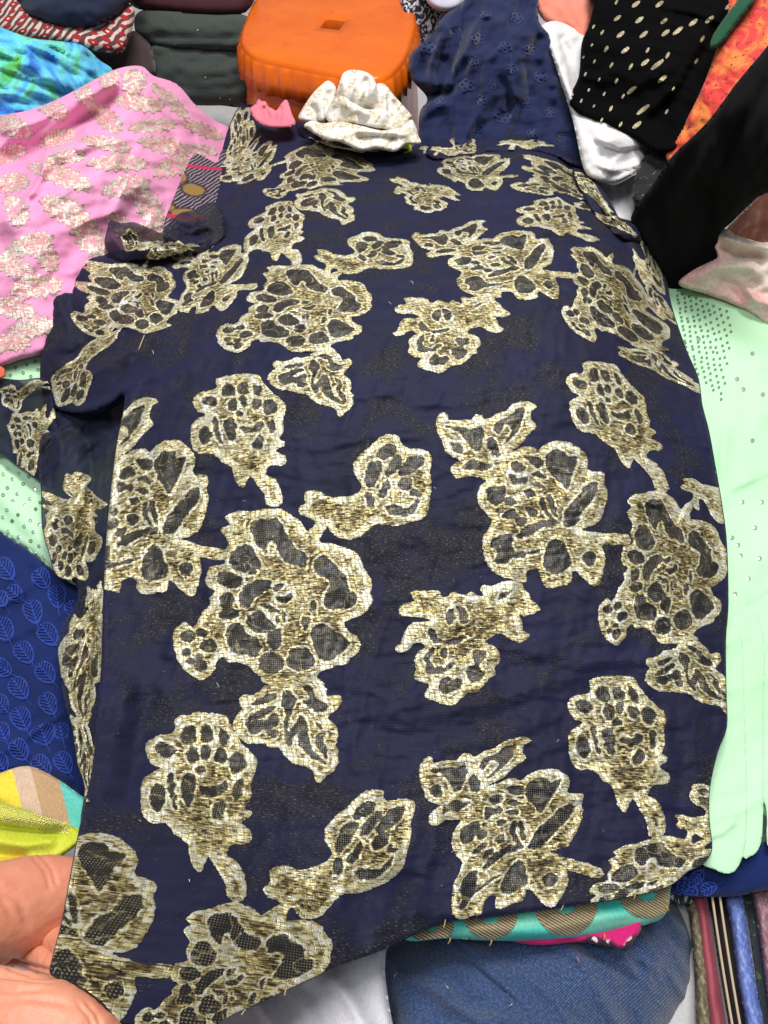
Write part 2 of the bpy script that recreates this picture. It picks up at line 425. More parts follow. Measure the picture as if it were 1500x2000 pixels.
# ------------------------------------------------------------------ woven motif kinds, measured on one repeat of the cloth
def cr(o, s, pts): return [(o[0]+x*s, o[1]+y*s) for x, y in pts]
def el(cx, cy, rx, ry, a=0, n=10):
    c, s = math.cos(math.radians(a)), math.sin(math.radians(a))
    return [(cx+rx*math.cos(t)*c-ry*math.sin(t)*s, cy+rx*math.cos(t)*s+ry*math.sin(t)*c) for t in [2*math.pi*i/n for i in range(n)]]
KIND = {}
def kind(name, o, s, outline, darks):
    KIND[name] = (smooth_loop(cr(o, s, outline), 2), [smooth_loop(cr(o, s, d), 2) for d in darks])
kind('A', (320, 960), .29333,
 [(430,150),(500,125),(590,130),(640,120),(720,115),(790,120),(850,160),(900,190),(940,250),(960,260),(1000,230),(1090,195),(1080,250),(1050,290),(1040,340),(1110,345),(1200,365),(1270,400),(1310,450),(1330,510),(1370,560),(1385,620),(1375,680),(1390,720),(1360,790),(1300,830),(1230,860),(1200,870),(1230,930),(1290,970),(1310,1020),(1290,1080),(1240,1110),(1220,1150),(1130,1170),(1050,1200),(1020,1240),(1070,1290),(700,1290),(640,1230),(590,1190),(560,1160),(490,1140),(430,1140),(400,1100),(350,1130),(345,1180),(300,1230),(250,1260),(190,1230),(130,1180),(90,1120),(70,1050),(60,960),(90,900),(150,870),(190,900),(230,860),(250,810),(310,750),(300,710),(350,660),(300,640),(275,590),(290,540),(310,500),(380,490),(410,470),(400,400),(430,350),(410,310),(380,250),(440,220),(405,180)],
 [[(600,190),(680,180),(760,190),(800,260),(830,320),(880,380),(930,410),(950,450),(940,500),(900,500),(850,480),(800,460),(760,400),(740,340),(700,340),(680,400),(640,380),(600,310),(580,230)],
  [(440,430),(500,360),(580,370),(620,430),(650,490),(600,540),(520,545),(450,500)],
  [(350,560),(400,530),(500,560),(520,620),(440,650),(370,610)],
  [(1000,460),(1080,430),(1130,480),(1180,530),(1220,580),(1230,660),(1280,680),(1280,740),(1220,780),(1130,780),(1060,740),(1090,680),(1110,610),(1080,570),(1010,540)],
  [(530,640),(620,595),(700,590),(710,640),(640,680),(600,710),(560,770),(510,760),(500,700)],
  [(370,700),(430,670),(470,710),(450,760),(380,770)], [(360,810),(420,770),(500,800),(480,840),(390,850)],
  [(560,830),(640,790),(680,830),(740,900),(700,940),(620,940),(560,900)],
  [(430,890),(510,870),(540,940),(610,970),(650,1040),(620,1090),(540,1090),(450,1060),(420,970)],
  [(700,940),(780,920),(780,1010),(740,1050),(690,1000)],
  [(1010,890),(1070,880),(1140,930),(1220,990),(1230,1030),(1160,1090),(1110,1120),(1040,1110),(1000,1030),(980,950)],
  [(640,1100),(720,1070),(790,1110),(780,1190),(710,1220),(640,1180)], [(830,1080),(880,1040),(960,1050),(1005,1130),(990,1170),(900,1190),(830,1160)],
  [(740,700),(800,700),(840,670),(860,690),(820,740),(760,730)], [(740,620),(800,610),(780,650),(740,660)],
  [(985,740),(1012,740),(1003,820),(982,800)], [(930,840),(970,840),(960,910),(930,920)],
  el(160,960,50,38), el(250,940,40,30), el(300,1030,55,40), el(245,1160,42,42), el(150,1070,26,26), el(175,1130,25,20), el(235,1095,30,20),
  [(640,760),(655,750),(735,775),(720,790)], [(690,800),(700,790),(760,790),(750,805)], [(745,870),(752,800),(768,800),(765,870)], [(795,860),(785,800),(800,795),(812,860)]])
kind('L', (440, 1300), .17333,
 [(640,190),(560,225),(440,230),(380,290),(280,330),(210,320),(160,380),(160,450),(200,480),(150,530),(105,600),(85,690),(130,780),(180,840),(270,880),(400,885),(500,920),(600,930),(650,1000),(720,1070),(820,1120),(960,1160),(1000,1220),(1010,1300),(1070,1320),(1120,1270),(1190,1210),(1240,1160),(1280,1090),(1270,1000),(1290,960),(1240,900),(1270,830),(1270,740),(1240,670),(1190,620),(1160,570),(1230,520),(1280,470),(1315,400),(1290,330),(1220,330),(1150,340),(1140,260),(1080,190),(1020,120),(900,110),(780,120),(680,140)],
 [[(660,290),(730,290),(790,380),(770,470),(720,590),(700,720),(750,850),(720,900),(680,830),(670,720),(660,640),(690,550),(640,430)],
  [(760,210),(850,190),(960,230),(1000,300),(1030,370),(1130,430),(1140,500),(1020,520),(940,460),(880,400),(950,400),(930,310),(850,250)],
  [(310,430),(400,370),(520,330),(590,350),(480,410),(360,460)], [(240,610),(300,550),(400,490),(520,450),(560,470),(480,540),(420,590),(320,610)],
  [(240,650),(330,620),(480,600),(560,530),(600,560),(590,660),(520,720),(420,720),(340,760),(270,740)], [(480,740),(560,720),(600,740),(560,800),(490,790)],
  [(840,560),(900,590),(930,680),(940,800),(960,900),(1030,1000),(1100,1060),(1130,1110),(1030,1070),(920,1000),(850,920),(820,820),(830,740),(790,780),(740,820),(730,730),(780,660)],
  [(1020,640),(1090,690),(1120,780),(1090,870),(1150,950),(1140,1070),(1090,980),(1040,900),(1030,800),(1070,740)]])
kind('E', (840, 760), .26667,
 [(50,210),(90,170),(130,190),(140,225),(220,220),(300,225),(330,185),(380,190),(400,220),(440,210),(480,180),(550,160),(600,110),(680,90),(740,100),(785,130),(740,160),(740,220),(785,275),(740,310),(700,360),(650,420),(560,460),(620,450),(680,425),(750,425),(790,450),(830,410),(890,380),(960,380),(1020,390),(1070,420),(1130,460),(1155,520),(1150,580),(1180,600),(1250,600),(1280,630),(1275,690),(1300,740),(1290,830),(1270,900),(1240,970),(1170,1010),(1100,1030),(1180,1040),(1280,1060),(1455,1065),(1460,1140),(1300,1140),(1260,1150),(1285,1230),(1270,1320),(1240,1430),(1190,1440),(1130,1400),(1080,1350),(1040,1340),(1030,1420),(970,1440),(910,1455),(850,1450),(815,1410),(810,1350),(760,1320),(710,1340),(700,1420),(640,1400),(540,1380),(480,1350),(420,1290),(395,1220),(385,1150),(390,1080),(420,1040),(440,1000),(450,960),(400,900),(355,840),(345,770),(370,700),(420,670),(360,650),(280,640),(210,655),(165,630),(150,580),(180,545),(230,530),(170,500),(110,450),(95,400),(60,330),(45,260)],
 [[(120,275),(220,280),(330,290),(360,260),(395,320),(390,360),(360,450),(300,430),(260,360),(200,310)], [(150,400),(200,390),(240,430),(230,470),(170,450)],
  [(420,360),(470,370),(510,480),(470,490),(420,420)], [(480,240),(560,210),(640,150),(690,150),(680,220),(660,280),(600,360),(540,400),(600,330),(590,280),(540,260),(500,330),(470,300)],
  [(240,570),(320,520),(450,560),(400,590),(300,590)], [(590,560),(640,530),(700,570),(690,600),(620,610)], [(690,490),(740,490),(820,510),(830,560),(780,570),(720,530)],
  [(850,490),(900,450),(980,460),(1010,500),(1080,480),(1070,550),(1040,640),(1000,730),(960,690),(900,630),(850,560)],
  [(980,960),(1000,880),(1080,790),(1130,720),(1210,680),(1225,740),(1170,830),(1110,920),(1060,1000),(980,1000)],
  [(410,740),(470,720),(540,710),(560,770),(520,840),(440,830)], [(550,800),(600,790),(630,840),(560,850)], [(580,620),(650,650),(710,650),(700,690),(640,690),(600,710)],
  [(740,620),(800,610),(860,650),(800,650)], [(690,750),(740,740),(770,770),(720,790)], [(740,690),(800,680),(840,720),(780,715)], [(530,930),(580,890),(620,880),(640,920),(590,950)],
  [(700,870),(760,870),(780,910),(730,930)], [(640,950),(700,950),(690,1000),(640,1000)], [(640,1080),(700,1010),(800,970),(920,960),(930,1000),(820,1020),(700,1080)],
  [(800,800),(830,780),(850,860),(900,950),(850,920),(815,860)], [(855,780),(890,800),(930,930),(890,900)],
  [(470,1090),(540,1060),(600,1080),(600,1150),(660,1200),(800,1170),(830,1180),(700,1220),(600,1240),(530,1290),(470,1260),(500,1200),(450,1150)],
  [(870,1130),(920,1090),(980,1140),(1000,1200),(1030,1250),(1020,1310),(940,1350),(860,1340),(835,1270),(850,1190)], [(1120,1230),(1160,1190),(1210,1210),(1210,1260),(1170,1300),(1130,1260)]])
kind('D', (760, 1110), .2,
 [(205,240),(300,205),(360,220),(430,205),(500,230),(525,280),(580,270),(620,230),(690,250),(750,260),(800,225),(860,260),(920,260),(890,200),(930,160),(1000,180),(1100,130),(1280,120),(1310,190),(1360,250),(1400,320),(1480,390),(1430,440),(1310,470),(1270,450),(1300,520),(1310,600),(1365,640),(1340,690),(1260,725),(1170,690),(1090,630),(1010,660),(930,720),(1010,750),(1070,810),(1085,880),(1060,940),(1030,980),(1040,1040),(980,1080),(920,1150),(850,1210),(770,1220),(700,1280),(610,1345),(520,1320),(420,1290),(345,1250),(370,1180),(400,1120),(330,1120),(260,1090),(240,1040),(260,960),(245,900),(280,820),(350,770),(300,730),(230,750),(190,800),(90,830),(55,770),(110,740),(130,670),(170,580),(230,530),(330,520),(390,510),(340,480),(250,470),(130,470),(90,430),(110,370),(190,330),(250,310)],
 [[(560,440),(620,390),(640,430),(620,540),(560,530)], [(660,390),(700,370),(760,430),(760,520),(700,530),(690,450)], [(370,640),(400,590),(450,610),(470,680),(520,710),(430,720)],
  [(340,880),(400,790),(440,780),(420,860),(400,900),(440,960),(550,960),(620,900),(640,930),(560,1000),(400,1040),(350,1000),(370,950)], [(520,790),(560,780),(550,870),(510,860)],
  [(810,840),(850,800),(940,820),(950,880),(900,910),(880,960),(930,1010),(870,1110),(780,1100),(760,1000),(800,950),(850,940)],
  [(490,1190),(520,1090),(580,1050),(600,1080),(570,1120),(700,1070),(720,1150),(650,1200),(560,1220)],
  [(520,715),(600,705),(700,665),(750,670),(640,735),(560,740)], [(1050,300),(1110,255),(1190,220),(1200,232),(1120,280),(1060,315)]])
kind('B', (300, 650), .4,
 [(305,225),(380,205),(450,200),(515,205),(530,235),(560,270),(600,310),(640,340),(645,380),(630,430),(635,480),(615,520),(640,530),(635,555),(600,575),(640,600),(650,630),(620,650),(570,650),(545,690),(590,710),(620,760),(630,830),(590,850),(550,840),(540,790),(510,750),(470,700),(440,755),(415,745),(390,700),(380,655),(330,630),(290,590),(235,595),(195,570),(180,520),(185,450),(215,420),(255,400),(215,385),(190,340),(205,305),(250,285),(290,280),(310,260)],
 [[(330,290),(345,250),(385,250),(395,300),(350,310)], [(415,250),(450,245),(465,290),(430,300),(412,285)], [(485,245),(520,260),(525,305),(495,300)], el(272,335,40,26,10),
  el(385,350,24,30), el(437,335,20,24), el(500,345,24,26), el(568,362,32,36), el(250,500,32,46), [(290,420),(312,415),(318,470),(335,540),(312,520),(295,470)],
  [(345,430),(395,420),(400,480),(385,530),(355,500)], [(425,455),(480,460),(525,435),(530,470),(480,490),(430,480)], [(480,540),(510,500),(535,520),(525,560),(490,565)], el(420,395,20,14), [(560,440),(590,420),(595,470),(570,500)]])
kind('C', (300, 650), .4,
 [(1100,510),(1150,495),(1200,510),(1225,560),(1290,565),(1340,580),(1360,620),(1350,680),(1360,740),(1350,800),(1345,860),(1310,910),(1240,930),(1170,945),(1100,935),(1060,950),(1020,990),(970,1010),(910,1005),(870,980),(850,945),(820,960),(810,1010),(800,1050),(760,1040),(760,980),(790,930),(760,905),(720,890),(705,855),(740,830),(735,785),(770,770),(820,775),(860,800),(920,800),(985,790),(1020,750),(985,700),(975,640),(1010,590),(1060,555)],
 [[(1090,600),(1120,550),(1180,555),(1170,600),(1120,620)], [(1050,640),(1090,625),(1120,650),(1090,720),(1050,760),(1030,720)], [(1150,640),(1190,600),(1215,620),(1180,680),(1150,700),(1135,690)],
  [(1200,680),(1240,610),(1310,600),(1310,640),(1270,680),(1220,700)], el(1225,738,34,34), [(1090,790),(1110,760),(1140,720),(1150,760),(1120,810)], [(1035,790),(1060,780),(1080,830),(1070,850),(1045,840)],
  [(1130,850),(1180,840),(1240,860),(1290,810),(1290,850),(1240,890),(1170,890)], [(1270,760),(1310,790),(1290,800),(1255,790)]])

def kind_sdf(kname, pairs, jag=1.3, seed=0):
    ref = [p[0] for p in pairs]; tgt = [p[1] for p in pairs]
    tp = TPS(tgt, ref); ol, dk = KIND[kname]
    # size of a reference unit at the target
    rr = np.array(ref, float); tt = np.array(tgt, float)
    sc = np.sqrt(((tt-tt.mean(0))**2).sum()/((rr-rr.mean(0))**2).sum())
    fwd = TPS(ref, tgt); ob = fwd(ol)
    bbox = (*(ob.min(0)-6), *(ob.max(0)+6))
    def f(Q):
        R = tp(Q); d = polysdf(R, ol)
        d = d+jag*1.6*fbm(R[:, 0]/9, R[:, 1]/5, seed)+jag*1.5*(vnoise(Q[:, 0]/30, np.floor(Q[:, 1]/3)+.5, seed+3))
        k = np.full(len(Q), -40.0)
        for p in dk: k = np.maximum(k, -polysdf(R, p))
        k = k+5.0*fbm(R[:, 0]/10, R[:, 1]/8, seed+9, 3)+.2
        return d*min(1.0, sc+.25), k
    return f, bbox

AN = {'A': [(530,994),(726,1142),(560,1338),(338,1241),(400,1133)], 'L': [(558,1321),(455,1420),(668,1369),(623,1527)],
      'B': [(470,731),(372,858),(558,802),(540,988),(560,902)], 'C': [(760,848),(842,945),(680,1054),(582,992),(612,1068)],
      'E': [(852,820),(1045,790),(1186,960),(1080,1147),(943,1070),(1228,1055)], 'D': [(778,1197),(1055,1188),(882,1378),(772,1266),(1032,1240)]}
NAMES = {'A': 'open_flower_motif', 'L': 'leaf_motif', 'B': 'bud_motif', 'C': 'rose_motif', 'E': 'leafy_flower_motif', 'D': 'bell_flower_motif'}
PANEL = [
 ('A', AN['A']), ('L', AN['L']), ('B', AN['B']), ('C', AN['C']), ('E', AN['E']), ('D', AN['D']),
 ('A', [(593,517),(727,583),(600,687),(423,647),(480,583)]), ('A', [(593,285),(731,324),(626,364),(512,372),(545,347)]),
 ('A', [(1281,958),(1420,1084),(1316,1255),(1168,1192),(1212,1092)]), ('A', [(1150,482),(1256,560),(1270,683),(1097,612),(1118,547)]),
 ('A', [(1079,313),(1166,365),(1149,393),(997,365),(1019,330)]), ('A', [(440,1765),(650,1850),(430,2060),(265,1985),(332,1905)]),
 ('A', [(1283,1635),(1480,1690),(1260,1830),(1090,1790),(1150,1740)]),
 ('L', [(610,687),(522,740),(688,707),(665,813)]), ('L', [(624,366),(573,400),(695,389),(671,439)]), ('L', [(1324,1255),(1261,1331),(1409,1283),(1424,1396)]),
 ('L', [(1270,681),(1209,694),(1326,711),(1365,768)]), ('L', [(1149,391),(1122,404),(1195,408),(1208,430)]),
 ('B', [(400,1393),(274,1566),(500,1502),(468,1758),(492,1638)]), ('B', [(550,393),(475,480),(595,427),(583,517),(595,467)]),
 ('B', [(1175,707),(1116,815),(1262,788),(1298,959),(1295,875)]), ('B', [(1200,1320),(1111,1468),(1300,1408),(1288,1635),(1309,1524)]),
 ('B', [(1075,386),(1010,436),(1125,408),(1166,471),(1157,447)]),
 ('C', [(723,452),(805,493),(683,535),(613,500),(640,543)]), ('C', [(725,1542),(802,1630),(610,1795),(514,1735),(550,1825)]),
 ('C', [(1440,890),(1490,960),(1400,1020),(1328,949),(1359,993)]), ('C', [(1360,1530),(1460,1560),(1400,1640),(1320,1610),(1345,1655)]),
 ('E', [(804,460),(947,430),(1081,482),(1027,586),(893,555),(1118,538)]), ('E', [(820,1494),(1036,1443),(1138,1588),(985,1771),(882,1754),(1172,1707)]),
 ('E', [(110,835),(306,780),(407,974),(290,1160),(150,1100),(440,1085)]), ('E', [(440,310),(512,264),(540,292),(470,360),(425,345),(560,315)]),
 ('E', [(850,295),(923,287),(997,317),(923,373),(854,330),(1010,343)]),
 ('D', [(770,607),(997,612),(858,729),(767,651),(984,642)]), ('D', [(761,352),(904,382),(837,417),(767,375),(899,391)]),
 ('C', [(1060,252),(1095,268),(1030,292),(975,283),(1000,293)]), ('C', [(880,268),(905,285),(860,300),(815,290),(830,300)]),
 ('C', [(1250,445),(1292,530),(1262,560),(1235,500),(1238,540)]), ('C', [(1268,555),(1315,610),(1290,622),(1245,575),(1258,600)]),
 ('B', [(455,222),(500,250),(440,300),(445,330),(438,318)]), ('L', [(660,290),(610,285),(690,300),(640,262)]),
]
E_LOW = [(( 1096,909),(192,1674)),((1133,987),(224,1802)),((1091,1085),(132,1898)),((1152,1093),(224,1938)),((1228,1055),(332,1898)),((1045,790),(170,1560))]

main_ctrl = [(490,212,.215),(600,245,.22),(700,282,.205),(900,262,.225),(1080,265,.225),(1130,300,.20),
 (440,330,.22),(640,340,.252),(850,350,.255),(1130,360,.24),(400,450,.23),(640,450,.278),(850,450,.282),(1200,440,.24),
 (250,560,.235),(105,520,.222),(95,690,.185),(90,780,.165),(600,600,.29),(900,620,.29),(1230,560,.25),(1300,560,.19),(230,800,.22),(600,800,.27),(900,800,.27),(1350,800,.215),
 (210,1000,.2),(600,1000,.235),(950,1000,.235),(1400,1000,.185),(195,1250,.19),(600,1250,.195),(950,1250,.19),(1410,1250,.155),
 (185,1500,.23),(600,1500,.18),(950,1500,.165),(1390,1500,.135),(150,1750,.35),(400,1750,.275),(700,1700,.19),(1000,1720,.15),(1350,1680,.125),
 (110,1900,.405),(350,1950,.35),(560,1930,.265),(760,1850,.19)]
main_folds = [
 ([(100,560),(130,640),(120,740)], .008, 14), ([(150,520),(140,600),(160,640)], -.007, 12), ([(95,770),(180,735),(290,665),(360,600)], .008, 9, 's'), ([(105,700),(150,690),(210,640)], -.006, 9), ([(330,490),(350,520),(345,580)], -.010, 8),
 ([(520,270),(600,310),(720,320),(820,310)], .006, 12), ([(700,300),(800,330),(900,345)], -.006, 10), ([(760,430),(900,440),(1010,420),(1100,440)], -.005, 10), ([(430,380),(520,370),(620,385)], .005, 10), ([(840,470),(760,445),(690,455)], .004, 12),
 ([(1060,470),(1130,480),(1200,520)], -.006, 10), ([(1100,380),(1160,400),(1215,440)], -.010, 8), ([(1290,620),(1310,720),(1345,800)], -.005, 14), ([(900,700),(1000,690),(1100,710)], .003, 14), ([(640,880),(760,870),(850,880)], -.003, 14),
 ([(250,900),(300,880),(420,900)], .003, 14), ([(1100,1300),(1250,1290),(1390,1250)], .004, 16), ([(1050,1400),(1120,1440),(1130,1550)], -.004, 16), ([(300,1250),(420,1360),(560,1390)], .003, 16),
 ([(830,320),(930,300),(1030,298),(1130,312)], .014, 9, 's'), ([(590,250),(640,275),(690,290),(800,300)], -.012, 12), ([(600,268),(650,252),(700,270)], .016, 14),
 ([(470,215),(540,230),(600,262)], .014, 16), ([(440,290),(520,250),(600,290)], -.006, 14),
 ([(450,420),(600,395),(760,425),(900,400)], .004, 16), ([(800,420),(900,410),(1010,400)], -.005, 12), ([(900,360),(980,345),(1060,350)], .004, 10),
 ([(1195,420),(1220,480),(1250,540),(1290,640)], -.016, 14), ([(1225,440),(1270,500),(1300,570)], .008, 16),
 ([(1000,470),(1100,440),(1190,450)], .005, 12), ([(1020,330),(1100,340),(1160,360)], -.006, 10), ([(1130,340),(1170,380),(1200,420)], .008, 14),
 ([(240,760),(225,900),(212,1050),(200,1250),(187,1430),(165,1600)], .006, 14, 'c', 1),
 ([(110,690),(190,650),(280,610),(350,560)], .006, 14), ([(120,740),(200,720),(290,660)], .005, 12), ([(130,800),(220,760),(260,700)], -.007, 12),
 ([(1180,660),(1260,640),(1320,690)], .005, 18), ([(1330,700),(1370,800),(1395,900)], .006, 16),
 ([(300,1330),(270,1440),(240,1600)], -.010, 30), ([(255,1300),(225,1450),(200,1600)], .007, 22),
 ([(700,1400),(900,1385),(1100,1330)], .003, 22), ([(690,1440),(900,1420),(1080,1370)], -.003, 22), ([(860,1310),(1000,1280),(1120,1270)], .003, 18),
 ([(600,1700),(760,1660),(860,1640)], .004, 24), ([(640,1790),(760,1740),(900,1690)], -.004, 26), ([(690,1840),(800,1780),(940,1750)], .004, 20),
 ([(850,1030),(900,1018),(960,1025)], .002, 10), ([(800,890),(900,880),(960,860)], .002, 16),
]
main_surf = Surf(main_ctrl, main_folds, [(.005, .09, 1.6, .35), (.0030, .030, 2.0, -.2), (.0009, .010, 1.4, .5), (.0040, .075, 2.6, 1.35, 'r'), (.0030, .05, 3.0, .12, 'r')])
left_ctrl = [(110,515,.205),(220,500,.225),(380,480,.215),(90,700,.165),(250,700,.185),(80,900,.15),(220,900,.175),(85,1100,.13),(210,1100,.16),(120,1300,.13),(215,1300,.165),(160,1550,.2),(230,1550,.22)]
left_folds = [([(160,800),(185,930),(170,1060),(150,1180)], -.022, 16), ([(110,820),(120,900),(140,1010),(165,1120)], .010, 14), ([(200,880),(205,1000),(195,1150)], .006, 10),
 ([(105,700),(90,800),(85,900)], .008, 16), ([(120,560),(110,640),(100,700)], .007, 18), ([(140,1180),(130,1290),(140,1400),(160,1520)], .010, 14), ([(185,1190),(170,1300),(172,1400)], -.010, 10),
 ([(190,850),(150,880),(120,940)], .006, 10), ([(210,790),(170,830),(130,850)], -.006, 10)]
left_surf = Surf(left_ctrl, left_folds, [(.008, .06, 1.2, .8), (.003, .02, 1.3, .4), (.010, .05, 2.5, .9, 'r')])
tail_surf = Surf([(0,740,.16),(80,740,.18),(0,880,.13),(110,920,.14),(100,800,.17)], [([(0,770),(60,745),(110,745)], .010, 10), ([(0,790),(60,775),(110,770)], -.010, 9), ([(20,830),(60,820),(110,830)], .008, 16), ([(0,850),(30,880)], -.006, 12)], [(.006, .04, 1.2, .3), (.002, .012, 1, 0)])

brocade = tag(empty('brocade_fabric', tuple(pt(750, 1100, .15))), 'navy chiffon length woven with large gold metallic flowers, spread across the heap', 'fabric')
def kid(o, parent):
    o.parent = parent; o.matrix_parent_inverse = Matrix.Translation(-parent.location) if parent.parent is None else Matrix.Identity(4)
    return o
main_outline = [(468,208),(500,206),(545,222),(590,240),(620,248),(650,246),(690,262),(720,282),(790,290),(830,275),(870,262),(960,252),(1030,245),(1090,262),(1130,290),(1142,325),(1160,352),(1185,385),(1205,422),(1250,438),(1275,480),(1300,540),(1313,600),(1340,680),(1365,740),(1372,790),(1385,840),(1396,900),(1410,980),(1420,1060),(1423,1180),(1418,1250),(1419,1350),(1420,1420),(1402,1470),(1387,1540),(1386,1600),(1391,1660),(1370,1690),(1344,1703),(1305,1733),(1230,1752),(1167,1763),(1060,1778),(961,1791),(873,1802),(793,1834),(737,1860),(660,1888),(600,1916),(520,1954),(432,1995),(380,2040),(280,2040),(200,1960),(150,1925),(100,1905),(102,1870),(120,1800),(135,1720),(150,1640),(163,1580),(180,1500),(187,1430),(197,1300),(200,1200),(205,1070),(215,960),(228,860),(244,772),(205,795),(150,806),(105,796),(84,770),(78,720),(88,660),(100,620),(98,560),(102,512),(150,506),(225,496),(330,488),(380,465),(408,420),(425,370),(430,320),(437,280),(450,240)]
panel = kid(cloth('panel', main_outline, main_surf, M['navy'], None, step=4, roll=(14, .007), thick=.03), brocade)
main_clip = smooth_loop(main_outline, 3)
left_outline = [(102,512),(150,506),(220,492),(300,480),(400,470),(420,600),(330,700),(300,900),(270,1100),(250,1300),(240,1500),(220,1640),(160,1620),(165,1540),(150,1490),(140,1420),(128,1380),(118,1320),(112,1260),(130,1210),(150,1180),(148,1140),(110,1125),(95,1080),(82,1030),(80,960),(75,900),(80,830),(85,780),(78,720),(88,660),(100,620),(98,560)]
side = kid(cloth('side_fold', left_outline, left_surf, M['sheer'], None, step=4, roll=(12, .008), thick=.03), brocade)
left_clip = smooth_loop(left_outline, 3)
tail_outline = [(-30,735),(0,738),(40,742),(75,738),(95,745),(105,790),(116,850),(105,905),(80,938),(50,920),(20,900),(0,885),(-30,880)]
tail = kid(cloth('tail_fold', tail_outline, tail_surf, M['sheer'], None, step=3, roll=(10, .006), thick=.03), brocade)
tail_clip = smooth_loop(tail_outline, 3)
crest_surf = Surf([(215,440,.27),(380,430,.26),(230,500,.24),(400,480,.245),(300,440,.275)], [([(222,440),(280,440),(340,470),(400,478)], .012, 10), ([(230,462),(290,465),(360,486)], -.012, 9), ([(240,490),(320,490),(390,470)], .010, 9), ([(330,430),(390,440)], .008, 10), ([(214,450),(250,452),(300,478),(340,492)], .014, 6, 's'), ([(335,440),(370,455),(400,440)], .012, 6, 's'), ([(345,470),(380,462),(415,450)], -.010, 7)], [(.007, .04, 1.2, .3), (.002, .012, 1, 0)])
crest_outline = [(216,431),(238,436),(262,434),(292,446),(318,456),(322,444),(334,432),(352,416),(380,410),(400,398),(430,400),(440,460),(400,490),(350,496),(310,508),(270,506),(236,512),(212,494),(204,474),(209,450)]
crest = kid(cloth('gathered_fold', crest_outline, crest_surf, M['sheer'], None, step=3, roll=(10, .008), thick=.03), brocade)
crest_clip = smooth_loop(crest_outline, 3)

def roll_piece(name, ol, ctrl, folds):
    sf = Surf(ctrl, folds, [(.004, .03, 1.6, .3), (.010, .05, 2.4, .1, 'r')]); o = kid(cloth(name, ol, sf, M['navy'], None, step=3, roll=(11, .012), thick=.03), brocade)
    return o, sf, smooth_loop(ol, 3)
roll_a = roll_piece('rolled_fold', [(832,300),(845,280),(880,262),(940,252),(1000,246),(1040,243),(1090,258),(1132,288),(1146,330),(1120,322),(1080,304),(1000,298),(930,302),(870,316)], [(840,300,.245),(1000,300,.26),(1140,325,.235),(900,258,.235),(1080,256,.235)], [([(850,285),(960,275),(1080,280)], .008, 12)])
roll_b = roll_piece('rolled_fold', [(582,262),(605,248),(650,243),(690,255),(720,277),(760,288),(800,286),(795,300),(730,304),(670,292),(620,284)], [(590,262,.235),(690,258,.25),(720,300,.23),(800,292,.225)], [([(610,262),(660,258),(700,275)], .010, 12)])
roll_c = roll_piece('rolled_fold', [(1118,330),(1150,338),(1175,368),(1196,400),(1212,428),(1240,440),(1252,470),(1225,470),(1190,452),(1160,420),(1135,375)], [(1120,335,.25),(1200,405,.255),(1245,465,.235),(1150,410,.255)], [([(1130,345),(1170,385),(1215,440)], .008, 10), ([(1140,365),(1180,420),(1215,455)], -.008, 7)])
def put_motifs(lst, surf, clip, parent, base):
    for i, (kn, tg) in enumerate(lst):
        pairs = tg if isinstance(tg[0][0], tuple) else list(zip(AN[kn], tg))
        f, bb = kind_sdf(kn, pairs, seed=base+i)
        bb = (max(bb[0], -40), max(bb[1], 150), min(bb[2], 1520), min(bb[3], 2060))
        if bb[2] <= bb[0] or bb[3] <= bb[1]: continue
        o = motif(NAMES[kn], surf, f, bb, M['gold'], None, step=2.0, clip=clip)
        if o is not None: o.parent = parent
put_motifs(PANEL, main_surf, main_clip, panel, 100)
put_motifs([('C', [(1060,248),(1100,270),(1030,292),(968,283),(1000,293)]), ('C', [(900,262),(930,285),(880,305),(838,292),(850,304)])], roll_a[1], roll_a[2], roll_a[0], 620)
put_motifs([('C', [(650,275),(745,290),(700,298),(600,268),(620,280)])], roll_b[1], roll_b[2], roll_b[0], 640)
put_motifs([('B', [(1130,335),(1130,365),(1165,362),(1215,440),(1200,415)]), ('L', [(1190,420),(1165,425),(1225,430),(1240,465)])], roll_c[1], roll_c[2], roll_c[0], 660)
put_motifs([('E', E_LOW), ('E', [(330,478),(431,456),(486,507),(388,613),(350,585),(500,560)]),
            ('A', [(237,514),(338,538),(301,647),(139,622),(147,560)]), ('C', [(160,790),(102,765),(175,668),(240,640),(228,628)])], main_surf, main_clip, panel, 300)
LEFT = [
        ('B', [(112,1128),(195,1075),(85,1035),(165,925),(78,960)]), ('L', [(190,1195),(112,1270),(205,1320),(150,1425)]), ('L', [(150,1390),(125,1450),(190,1470),(165,1560)]), ('C', [(130,925),(180,960),(190,1010),(120,1000),(190,1020)]),
        ('D', [(165,1180),(205,1175),(180,1290),(160,1220),(205,1230)])]
put_motifs(LEFT, left_surf, left_clip, side, 400)
put_motifs([('B', [(20,850),(60,935),(30,805),(115,800),(90,790)]), ('C', [(0,760),(20,800),(60,770),(100,745),(100,760)])], tail_surf, tail_clip, tail, 500)
put_motifs([('C', [(250,445),(240,478),(280,490),(330,480),(320,490)]), ('B', [(290,505),(350,500),(300,480),(390,480),(350,470)])], crest_surf, crest_clip, crest, 600)

# ------------------------------------------------------------------ the ground sheet
fl_m = fabric('white_sheet', (.62, .61, .62), (.50, .49, .50), grain=300, bump=.3)
gx = np.linspace(-2.5, 2.5, 60); gy = np.linspace(-1.2, 3.6, 60); GX, GY = np.meshgrid(gx, gy)
GV = np.stack([GX.ravel(), GY.ravel(), .006*fbm(GX.ravel()*4, GY.ravel()*4, 5)], 1)
ii = (np.arange(59)[:, None]*60+np.arange(59)[None, :]).ravel()
fl = mk('floor', GV, np.stack([ii, ii+1, ii+61, ii+60], 1), fl_m, None, GV[:, :2]); tag(fl, kind='structure')

